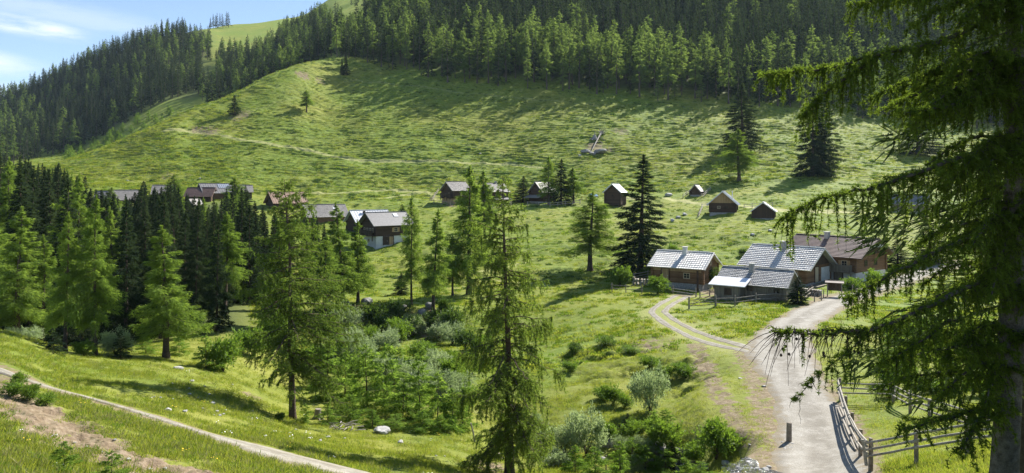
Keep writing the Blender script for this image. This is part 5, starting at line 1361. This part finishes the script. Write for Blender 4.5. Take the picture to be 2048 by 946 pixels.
    H('grey_roofed_house', 'wide low house with a worn grey roof behind the large spreading larch', 'house', 618, 445, 30, 8.5, 7, 2.9, 2.4, 'shingle_dull', 'log_warm', None, ('plaster', 1), .6, .6, vr=409, D=152, mode='boards',
      extra=lambda o, L, W, h, rise, pit, B: B().box((2.2, -1.2, h + rise + .17 - 1.2 * math.tan(pit)), (.5, .5, .03), [[1, 0, 0], [0, math.cos(pit), math.sin(pit)], [0, -math.sin(pit), math.cos(pit)]]).put('skylight', 'roof_white', o))
    H('red_roofed_house', 'dark wooden house with a faded reddish roof behind the valley spruces', 'house', 551, 412, 40, 7.6, 6, 3.6, 2.5, 'roof_red', 'log_dark', None, ('plaster', .8), .6, .7, vr=383, D=168, mode='seam')
    H('solar_roofed_house', 'brown gabled house with solar panels on its grey roof, highest of the hamlet', 'house', 412, 395, 40, 6.4, 6.0, 3.0, 2.2, 'roof_slate', 'log_warm', None, ('plaster', .8), .7, .9, vr=366, D=176, mode='seam', windows=(('left', -1, 2.6, .7, .8), ('left', 1, 2.6, .7, .8)),
      extra=lambda o, L, W, h, rise, pit, B: B().box((1.8, -1.1, h + rise + .19 - 1.1 * math.tan(pit)), (1.5, .9, .03), [[1, 0, 0], [0, math.cos(pit), math.sin(pit)], [0, -math.sin(pit), math.cos(pit)]]).put('solar_panel', 'solar', o))
    H('brown_roofed_annex', 'low annex with a brownish roof attached left of the solar roofed house', 'house', 372, 400, 6, 6.0, 5, 2.9, 1.9, 'roof_brown', 'log_dark', None, ('plaster', 1), .6, .5, vr=375, D=174, mode='boards')
    H('small_gabled_shed', 'tiny gabled shed with a pale roof below the solar roofed house', 'shed', 388, 412, 75, 3, 2.6, 1.4, 1.3, 'shingle_dull', 'board_dark', None, ('stone', .2), .4, .4, vr=397, D=166, mode='seam')
    H('grey_roofed_house', 'house with a pale grey roof, leftmost of the hamlet, mostly behind spruces', 'house', 226, 398, 24, 5.6, 6, 2.9, 2.2, 'shingle_dull', 'log_dark', None, ('plaster', 1), .6, .5, vr=380, D=174, mode='boards')
    H('white_roofed_house', 'house with a pale roof between spruce tops left of the solar roofed house', 'house', 306, 398, 20, 4.6, 5, 3.2, 2.0, 'shingle_dull', 'log_dark', None, ('plaster', 1), .6, .5, vr=370, D=178, mode='boards')
    H('grey_roofed_house', 'small grey roofed house at the right end of the solar roofed house, behind a spruce', 'house', 478, 398, 26, 3, 3.6, 2.8, 1.5, 'shingle_dull', 'log_dark', None, ('plaster', 1), .5, .5, vr=370, D=178, mode='boards')
    H('dark_roofed_shed', 'small shed with a dark roof at the left end of the hamlet', 'shed', 192, 394, 20, 5, 4, 2.4, 1.7, 'roof_slate', 'board_dark', None, ('stone', .4), .5, .5, vr=381, D=176, mode='seam')
village()

def fence(name, label, pts, hpost, rails, rad=.07, rr=.045, mat='oldwood', railmat=None, spacing=2.6, group=None, offs=.1, square=False):
    """pts: world xy polyline; posts are set along it and every span carries its own rails"""
    P = np.asarray(pts, float); d = np.concatenate([[0], np.cumsum(np.linalg.norm(np.diff(P, axis=0), axis=1))])
    ss = []
    for a, b in zip(d[:-1], d[1:]):
        n = max(1, round((b - a) / spacing)); ss += list(a + (b - a) * np.arange(n) / n)
    ss.append(d[-1]); ss = np.array(ss); X = np.interp(ss, d, P[:, 0]); Y = np.interp(ss, d, P[:, 1]); Z = gz(X, Y)
    o = empty(name, (X[0], Y[0], float(Z[0]))); tag(o, label, 'fence', group)
    r = random.Random(len(pts) * 31 + int(X[0] * 10)); O = np.array([X[0], Y[0], float(Z[0])])
    for x, y, z in zip(X, Y, Z):
        hh = hpost * r.uniform(.94, 1.08); ln = np.array([r.uniform(-.04, .04), r.uniform(-.04, .04), 0])
        b = np.array([x, y, z]) - O
        wood_piece('post', [b - [0, 0, .3], b + ln * .5 + [0, 0, hh * .5], b + ln + [0, 0, hh]], [rad * 1.05, rad, rad * .92], mat, o, 8)
    for k in range(len(X) - 1):
        a = np.array([X[k], Y[k], Z[k]]) - O; b = np.array([X[k + 1], Y[k + 1], Z[k + 1]]) - O
        dd = (b - a) / np.linalg.norm(b - a); nn = norm(np.cross(dd, [0, 0, 1.])) * (rad + rr) * (1 if offs > 0 else -1)
        for q in rails:
            e = .18
            wood_piece('rail', [a - dd * e + nn + [0, 0, q * hpost + r.uniform(-.03, .03)], (a + b) / 2 + nn + [0, 0, q * hpost + r.uniform(-.03, .03)], b + dd * e + nn + [0, 0, q * hpost + r.uniform(-.03, .03)]], [rr, rr * .95, rr * .9], railmat or mat, o, 6)
    return o
def fx(pts, dmin=20): return [hit(u, v, dmin)[:2] for (u, v) in pts]
def fences():
    # corral beside the gravel road; three boards per span
    A = at(1741, 27.0)[:2]; Bp = hit(1681, 801, 20)[:2]; Cc = at(1787, 39.5)[:2]; Dd = at(1860, 33.5)[:2]; E = at(1945, 29.0)[:2]
    fence('corral_fence', 'pale rail fence of the corral along the gravel road side', [A, Bp], 1.28, (.55, .80, .95), .09, .055, 'oldwood', 'deadwood', 4.2, offs=-1)
    fence('corral_fence', 'far side of the corral fence running right from the roadside corner post', [Bp, Cc], 1.15, (.45, .70, .95), .085, .05, 'oldwood', 'deadwood', 3.6)
    fence('corral_fence', 'right side of the corral fence running down under the dark boughs', [Cc, Dd, E], 1.15, (.45, .70, .95), .085, .05, 'oldwood', 'deadwood', 3.8)
    fence('corral_fence', 'near side of the corral fence leading to the dark trunk on the right', [A, at(1833, 25.6)[:2], at(1935, 24.5)[:2], at(2060, 23.4)[:2]], 1.28, (.52, .72, .93), .08, .05, 'oldwood', 'deadwood', 2.4)
    a = np.array(at(1676, 40)) + [0, 0, .06]; b = np.array(at(1714, 31.5)) + [0, 0, .06]
    for k, l in enumerate(('long pale pole lying in the grass at the foot of the corral fence, outer one', 'long pale pole lying in the grass at the foot of the corral fence, inner one')):
        tag(wood_piece('pole', [np.array([0, 0, 0.]), (b - a) * .5 + [.0, 0, .02], (b - a) * (.97 + .03 * k)], [.06, .055, .045], 'deadwood', None, 7, a + np.array([.16 * k, .05, .02])), l, 'pole')
    a = np.array(at(1739, 26.6)) + [-.12, 0, .35]
    tag(wood_piece('leaning_board', [[0, 0, 0], [-.12, .05, 1.0]], [.07, .06], 'deadwood', None, 4, a), 'short pale board leaning on the corral corner post', 'board')
    # farm fences
    fence('rail_fence', 'grey two rail fence before the shingled shed, from the gate to the little spruce', fx([(1432, 613), (1470, 612), (1512, 606), (1552, 603), (1602, 606)]), 1.15, (.38, .78), .085, .055, 'oldwood', None, 2.4)
    fence('rail_fence', 'grey rail fence climbing from the little spruce towards the farmhouse terrace', fx([(1602, 606), (1624, 588)]), 1.1, (.38, .78), .08, .055, 'oldwood', None, 2.4)
    fence('rail_fence', 'short rail fence in the yard between the house and the shed', fx([(1400, 596), (1438, 590)]), 1.0, (.4, .8), .07, .045, 'oldwood', None, 2.2)
    fence('rail_fence', 'pale low rail fence along the front of the shingle roofed house', fx([(1346, 588), (1392, 594)]), 1.0, (.35, .7), .08, .05, 'oldwood', 'deadwood', 3.6)
    fence('rail_fence', 'dark garden fence between the two round garden bushes', fx([(1224, 584), (1252, 586), (1284, 588)]), 1.15, (.45, .8), .06, .04, 'oldwood', None, 2.0)
    fence('rail_fence', 'pale slanting rails of the yard fence behind the log pile', fx([(1268, 563), (1296, 558)]), 1.2, (.3, .6, .9), .06, .05, 'deadwood', None, 2.4)
    # farm gate: frame of rails with diagonal braces
    a = np.array(hit(1378, 618, 20)); b = np.array(hit(1431, 614, 20)); e = empty('field_gate', tuple(a)); tag(e, 'grey wooden field gate with crossed braces at the farm track', 'gate')
    d = b - a
    for q in (0, 1): wood_piece('post', [d * q - [0, 0, .3], d * q + [0, 0, .6], d * q + [0, 0, 1.35]], [.10, .095, .09], 'oldwood', e, 8)
    for q in (.3, .6, .95): wood_piece('rail', [d * .03 + [0, .1, q], d * .5 + [0, .1, q], d * .97 + [0, .1, q]], [.04, .04, .04], 'oldwood', e, 6)
    wood_piece('brace', [d * .05 + [0, .16, .3], d * .5 + [0, .16, .95]], [.035, .035], 'oldwood', e, 6); wood_piece('brace', [d * .5 + [0, .16, .95], d * .95 + [0, .16, .3]], [.035, .035], 'oldwood', e, 6)
    # loose posts by the road, notice board
    for (u, v, l) in ((1629, 604, 'short fence stake nearest to the shed among the three by the road'), (1643, 602, 'middle one of the three short fence stakes by the road'), (1647, 597, 'third short fence stake, nearest to the notice board'), (1705, 586, 'short stake at the road right of the notice board')):
        tag(wood_piece('fence_stake', [[0, 0, -.2], [0, 0, .5], [.02, 0, .95]], [.06, .055, .05], 'oldwood', None, 7, hit(u, v, 20)), l, 'stake')
    p = hit(1669, 594, 20); e = empty('notice_board', p, math.radians(-25)); tag(e, 'blank grey notice board seen from behind, under a little brown roof beside the road', 'notice board')
    for x in (-.75, .75): Box().span(x - .06, x + .06, -.06, .06, -.3, 1.75).put('post', 'oldwood', e)
    Box().span(-.69, .69, -.035, .035, .75, 1.65).put('panel', 'board_dark', e)
    b_ = Box(); b_.box((0, -.22, 1.82), (1.0, .3, .03), [[1, 0, 0], [0, .92, .38], [0, -.38, .92]]); b_.box((0, .22, 1.82), (1.0, .3, .03), [[1, 0, 0], [0, .92, -.38], [0, .38, .92]]); b_.put('roof', 'roof_brown', e)
    # log pile with a sloping cover
    p = hit(1282, 570, 20); e = empty('log_pile', p, math.radians(-20)); tag(e, 'small pile of split firewood between the two round garden bushes', 'log pile')
    r = random.Random(3)
    for k in range(16):
        q = np.array([r.uniform(-.1, .1) - .9 + .45 * (k % 5), 0, .16 + .28 * (k // 5)])
        wood_piece('log', [q + [0, -.5, 0], q + [0, .5, 0]], [.15, .14], 'deadwood' if k % 3 else 'oldwood', e, 8)
    # firewood stacks against the huts
    for (u, v, yw, l) in ((925, 409, 38, 'stack of split firewood at the wall of the hut with pale leaning rails'), (1004, 413, 40, 'stack of split firewood beside the hut with the low porch roof'), (1622, 590, -46, 'stack of split firewood in the yard of the silver roofed farmhouse')):
        p = hit(u, v, 60); e = empty('firewood_stack', p, math.radians(yw)); tag(e, l, 'firewood')
        r = random.Random(u)
        for k in range(27):
            q = np.array([-1.1 + .27 * (k % 9) + r.uniform(-.03, .03), 0, .12 + .24 * (k // 9)])
            wood_piece('log', [q + [0, -.35, 0], q + [0, .35 + r.uniform(-.05, .08), 0]], [.125, .12], 'deadwood' if k % 3 else 'oldwood', e, 7)
    # tracks-side fences of the huts
    for (l, pts) in (('weathered rail fence along the terrace of the first dark hut', [(868, 408), (900, 412), (940, 410)]), ('weathered rail fence below the hut with the porch roof', [(945, 412), (985, 416), (1022, 412)]), ('weathered rail fence before the shaded hut', [(1055, 412), (1100, 414), (1160, 408)]),
                     ('slanting rails left of the tiny shed', [(1366, 396), (1384, 384)]), ('slanting rails right of the tiny shed', [(1402, 396), (1420, 382)]), ('wire fence posts left of the golden gabled cabin', [(1396, 436), (1404, 418), (1424, 412)]), ('low fence right of the golden gabled cabin', [(1488, 418), (1520, 416), (1545, 414)]),
                     ('dark rail fence below the brown chalet', [(735, 482), (765, 484), (800, 480)]), ('pale leaning rails left of the first dark hut', [(860, 402), (876, 384)])):
        fence('rail_fence', l, fx(pts, 110), 1.15, (.45, .85), .08, .06, 'oldwood' if 'dark' in l else 'deadwood', None, 2.6)
    # curved pale rail beside the road bend
    p = np.array(hit(1748, 556, 60)); e = empty('curved_road_rail', tuple(p)); tag(e, 'curved pale wooden rail at the road bend before the brown roofed farmhouse', 'rail')
    q = [np.array(hit(u, v, 60)) - p for (u, v) in ((1748, 556), (1750, 546), (1758, 540), (1768, 537))]
    wood_piece('rail', [a + [0, 0, .75] for a in q], [.09, .09, .09, .08], 'deadwood', e, 8)
    for a in (q[0], q[2], q[3]): wood_piece('post', [a - [0, 0, .3], a + [0, 0, .7]], [.08, .07], 'oldwood', e, 7)
    # blue covered trailer near the granary
    p = hit(1186, 398, 110); e = empty('covered_trailer', p, .4); tag(e, 'small trailer under a bright blue tarpaulin left of the stilted granary', 'trailer')
    M['tarp'] = plain_mat('blue_tarpaulin', (.06, .22, .42), (.10, .32, .55), 2, .5, .4, 0, .2); M['rubber'] = plain_mat('black_rubber', (.015, .015, .015), (.03, .03, .03), 3, .8, .2, 0, 0)
    Box().span(-1.1, 1.1, -.65, .65, .45, .75).put('bed', 'oldwood', e)
    V = np.array([[-1.15,-.7,.76],[1.15,-.7,.76],[1.15,.7,.76],[-1.15,.7,.76],[-1.0,-.35,1.35],[1.0,-.3,1.25],[1.0,.3,1.25],[-1.0,.35,1.35]]); link('tarpaulin', np_mesh('tarpaulin', V, np.array([[0,3,2,1],[4,5,6,7],[0,1,5,4],[1,2,6,5],[2,3,7,6],[3,0,4,7]]), [M['tarp']]), e)
    for y in (-.75, .75): wood_piece('wheel', [[0, y - .09, .3], [0, y + .09, .3]], [.3, .3], 'rubber', e, 14)
    wood_piece('drawbar', [[-1.1, 0, .5], [-2.1, 0, .35]], [.05, .05], 'metalpipe', e, 6)
    p = hit(1168, 399, 110); e = empty('garden_table', p, .3); tag(e, 'brown wooden table with a bench left of the blue trailer', 'table')
    Box().span(-.8, .8, -.4, .4, .7, .76).put('tabletop', 'log_warm', e)
    for x in (-.7, .7):
        for y in (-.3, .3): Box().span(x - .05, x + .05, y - .05, y + .05, -.1, .7).put('leg', 'log_warm', e)
    Box().span(-.8, .8, -.95, -.65, .40, .45).put('bench', 'log_warm', e)
fences()

# ------------------------------------------------------------------ the larch beside the camera
M['trunk_bark'] = plain_mat('lichen_covered_bark', (.048, .042, .035), (.19, .175, .155), 9, .95, .1, 0, 1.0)
M['twig'] = plain_mat('dark_twigs', (.030, .022, .018), (.075, .055, .045), 8, .9, .1, 0, .5)
M['lichen_bark'] = plain_mat('lichen_bark', (.030, .024, .020), (.11, .10, .085), 7, .95, .1, 0, 1.0)
def near_tree():
    r = np.random.default_rng(4)
    g = at(2012, 8.6)
    e = empty('larch_tree', g); tag(e, 'big dark larch close by on the right, its long boughs hanging across the view', 'tree')
    O = np.array(g)
    # trunk
    z = np.linspace(-.4, 17.5, 24); rad = np.interp(z, [-.4, 0, 1.2, 18], [.24, .165, .145, .02])
    tp = np.stack([.05 * np.sin(z * .5) + .018 * z, .06 * np.cos(z * .4) - .02, z], 1)
    V, Fq = tube(tp, rad, 22)
    V += (norm(V - np.stack([np.interp(V[:, 2], z, tp[:, 0]), np.interp(V[:, 2], z, tp[:, 1]), V[:, 2]], 1)) * (.022 * perlin(np.arctan2(V[:, 1], V[:, 0]) * 5, V[:, 2] * 1.6))[:, None])
    link('trunk', np_mesh('trunk', V, Fq, [M['trunk_bark']], smooth=True), e)
    wood = Acc(); leaf = Acc(); tuftP = []; tuftD = []
    def limb(pts, r0, r1, dens=1.0, hang=(.2, .6), bare=0.0, sides=(.15, .5), name=None, nob=False):
        P = np.asarray(pts, float); d = np.concatenate([[0], np.cumsum(np.linalg.norm(np.diff(P, axis=0), axis=1))]); n = max(8, int(d[-1] / .09)); s = np.linspace(0, d[-1], n)
        C = np.stack([pchip(d, P[:, k], s) for k in range(3)], 1)
        C[1:-1] += r.normal(0, .010, (n - 2, 3))
        R = np.interp(s / d[-1], [0, .5, 1], [r0, r0 * .55 + r1 * .45, r1]) * (1 + .18 * r.uniform(-1, 1, n))
        V, Fq = tube(C, R, 9); 
        me = np_mesh('branch', V, Fq, [M['lichen_bark']], smooth=True); link('branch', me, e)
        T = norm(np.gradient(C, axis=0)); L = d[-1]
        # short shoots and tufts that sit on the bough itself
        nb_ = int(L / .006); ib = r.integers(2, n, nb_); 
        tuftP.append(C[ib] + r.normal(0, .022, (nb_, 3)) * np.array([1, 1, .8]) + np.array([0, 0, .012])); tuftD.append(norm(r.normal(size=(nb_, 3)) + np.array([0, 0, .4])))
        nt = int(L / .028 * dens)
        for q in range(nt):
            f = r.uniform(.04, 1.0); i = int(f * (n - 1)); c = C[i]; t = T[i]
            sd = norm(np.cross(t, [0, 0, 1.])) * (1 if r.uniform() < .5 else -1)
            l = r.uniform(*sides) * (1.1 - .6 * f); h = r.uniform(*hang) * (1.1 - .35 * f)
            if r.uniform() < .35: l *= .25
            if r.uniform() < .3: h *= .2
            m = 9; k = np.linspace(0, 1, m)[:, None]
            out = norm(sd * .9 + t * r.uniform(.1, .9) + np.array([0, 0, r.uniform(-.1, .25)]))
            p = c + out * (l * (1 - (1 - k) ** 1.7)) + np.array([0, 0, -1.]) * h * k ** 1.5 + r.normal(0, .008, (m, 3)) * k
            wood.add(*tube(p, np.linspace(.0050, .0015, m), 3))
            b_ = bare if f > .72 else 0
            if r.uniform() < b_:
                continue
            ll = float(np.linalg.norm(np.diff(p, axis=0), axis=1).sum()); nn = int(ll / .021)
            ki = r.uniform(.10, 1, nn); x = ki * (m - 1); a = np.minimum(x.astype(int), m - 2); w_ = (x - a)[:, None]
            tuftP.append(p[a] * (1 - w_) + p[a + 1] * w_); tuftD.append(norm(p[a + 1] - p[a]))
    W = lambda u, v, D: np.array(raw(u, v, D)) - O
    limb([W(2020, 270, 8.6), W(1960, 300, 8.3), W(1870, 332, 8.0), W(1750, 374, 7.8), W(1640, 398, 7.6), W(1562, 440, 7.5)], .034, .005, 1.5, (.10, .75), 0, (.08, .4))
    limb([W(2012, 540, 8.6), W(1960, 562, 8.3), W(1850, 616, 8.0), W(1750, 655, 7.8), W(1650, 668, 7.6), W(1546, 662, 7.5)], .036, .010, 1.5, (.12, .5), .85, (.08, .38))
    limb([W(2020, -10, 8.6), W(1960, 45, 8.4), W(1880, 82, 8.2), W(1760, 108, 8.0), W(1640, 138, 7.8), W(1520, 150, 7.6)], .032, .005, 1.4, (.12, .5), 0, (.08, .4))
    limb([W(1760, 108, 8.0), W(1700, 150, 7.9), W(1650, 185, 7.8), W(1600, 235, 7.7)], .016, .004, 1.3, (.15, .5), 0, (.05, .3))
    limb([W(2022, -150, 8.6), W(1920, -60, 8.3), W(1800, -10, 8.0), W(1700, 10, 7.9)], .05, .006, 1.5, (.15, .6))
    limb([W(1900, 640, 8.0), W(1830, 690, 7.9), W(1760, 730, 7.8)], .02, .004, 1.2, (.1, .4), 0, (.05, .3))
    limb([W(1750, 655, 7.8), W(1700, 700, 7.7), W(1660, 730, 7.6), W(1590, 800, 7.5)], .008, .003, .5, (.1, .4), .9, (.05, .3))
    limb([W(2010, 420, 8.6), W(1950, 470, 8.4), W(1880, 500, 8.2), W(1800, 540, 8.0), W(1690, 600, 7.9)], .035, .005, 1.4, (.12, .45), 0, (.08, .4))
    limb([W(2010, 170, 8.6), W(1950, 190, 8.3), W(1880, 215, 8.1), W(1800, 225, 8.0)], .04, .005, 1.5, (.15, .55))
    limb([W(2010, 700, 8.6), W(1960, 690, 8.4), W(1880, 700, 8.2), W(1790, 718, 8.0)], .03, .004, 1.3, (.08, .3))
    limb([W(2005, 830, 8.6), W(1950, 822, 8.4), W(1880, 842, 8.2), W(1800, 862, 8.0)], .028, .004, 1.5, (.06, .25))
    for k in range(92):          # the rest of the boughs, all round the trunk, a good part towards the view
        zt = r.uniform(1.15, 8.6) if k % 8 else r.uniform(8.6, 14); a = (r.uniform(0, 6.283), r.uniform(2.2, 4.2), r.uniform(3.4, 5.3))[k % 3]
        d = np.array([math.cos(a), math.sin(a), 0]); l = r.uniform(1.0, 2.2) * (1 - .03 * zt)
        if d[1] < -.45: l *= .75
        if 1.9 < zt < 4.3 and d[0] < .2: l = min(l, 1.15)
        o = np.array([np.interp(zt, z, tp[:, 0]), np.interp(zt, z, tp[:, 1]), zt])
        limb([o, o + d * l * .35 + [0, 0, .08], o + d * l * .7 + [0, 0, -.05], o + d * l + [0, 0, -.30]], .028, .005, 1.25, (.10, .42), 0, (.08, .40))
    # bare twigs that spread from the tip of the low bough
    for k in range(64):
        f = r.uniform(.0, 1); c = W(1548 + 190 * f, 662 + 5 * f - 10 * max(0, f - .55), 7.5 + .25 * f); a = r.uniform(math.pi * .55, math.pi * 1.6); l = r.uniform(.10, .48)
        dd = np.array([math.cos(a), r.uniform(-.4, .4), math.sin(a) * .8 - .1]); m = 7; t_ = np.linspace(0, 1, m)[:, None]
        wood.add(*tube(c + dd * l * t_ + np.array([0, 0, -1.]) * l * .55 * t_ ** 2, np.linspace(.006, .0018, m), 3))
    cone = Acc()
    for k in range(36):
        c = W(r.uniform(1560, 1720), 664 + r.uniform(-3, 70) * (r.uniform() < .5), 7.55 + r.uniform(0, .2)); 
        cone.add(*tube([c, c + [0, 0, .012], c + [0, 0, .026], c + [0, 0, .036]], [.006, .015, .013, .004], 6))
    link('cones', cone.mesh('cones', [M['twig']]), e)['kind'] = 'stuff'
    link('twigs', wood.mesh('twigs', [M['twig']], True), e)['kind'] = 'stuff'
    P = np.concatenate(tuftP); T = np.concatenate(tuftD); n = len(P); kk = 5
    P = np.repeat(P, kk, 0); T = np.repeat(T, kk, 0); m = len(P)
    Dv = norm(r.normal(size=P.shape) + T * .35)
    rn = np.clip(np.repeat(r.uniform(0, 1, n), kk) * .6 + r.uniform(0, .4, m), 0, 1)
    leaf.add(*cards(P, Dv, r.uniform(.028, .058, m), np.full(m, .0115), rn, r))
    link('foliage', leaf.mesh('foliage', [M['larch_near']], False, 'rnd'), e)
    # thinner second trunk behind
    g = at(2052, 10.2); ms = conifer(77, 14, 2.2, 'spruce', 60, 9000, .28, .045, base=.18, leaf='spruce', hang=.4, k=12, tr=.17, stub=True, wood='lichen_bark')
    plant('spruce_tree', 'dark spruce right behind the close larch, only its trunk and lower boughs in view', 'tree', None, g, ms, ('trunk', 'crown'))
    return m
print('near needles', near_tree())

# ------------------------------------------------------------------ the thin valley air
def haze():
    m, nt, N, L = new_mat('thin_haze'); out = N('ShaderNodeOutputMaterial'); v = N('ShaderNodeVolumePrincipled')
    v.inputs['Color'].default_value = (.62, .78, 1.0, 1); v.inputs['Density'].default_value = .00006; v.inputs['Anisotropy'].default_value = .0
    L(v.outputs[0], out.inputs['Volume'])
    lo = float(TZ.min()) - 4; hi = float(TZ.max()) + 40
    o = Box().span(float(TX.min()) - 30, float(TX.max()) + 30, -30, 2240, lo, hi)
    me = np_mesh('haze', np.concatenate(o.V), np.concatenate(o.F), [m]); tag(link('haze', me), kind='stuff')
haze()
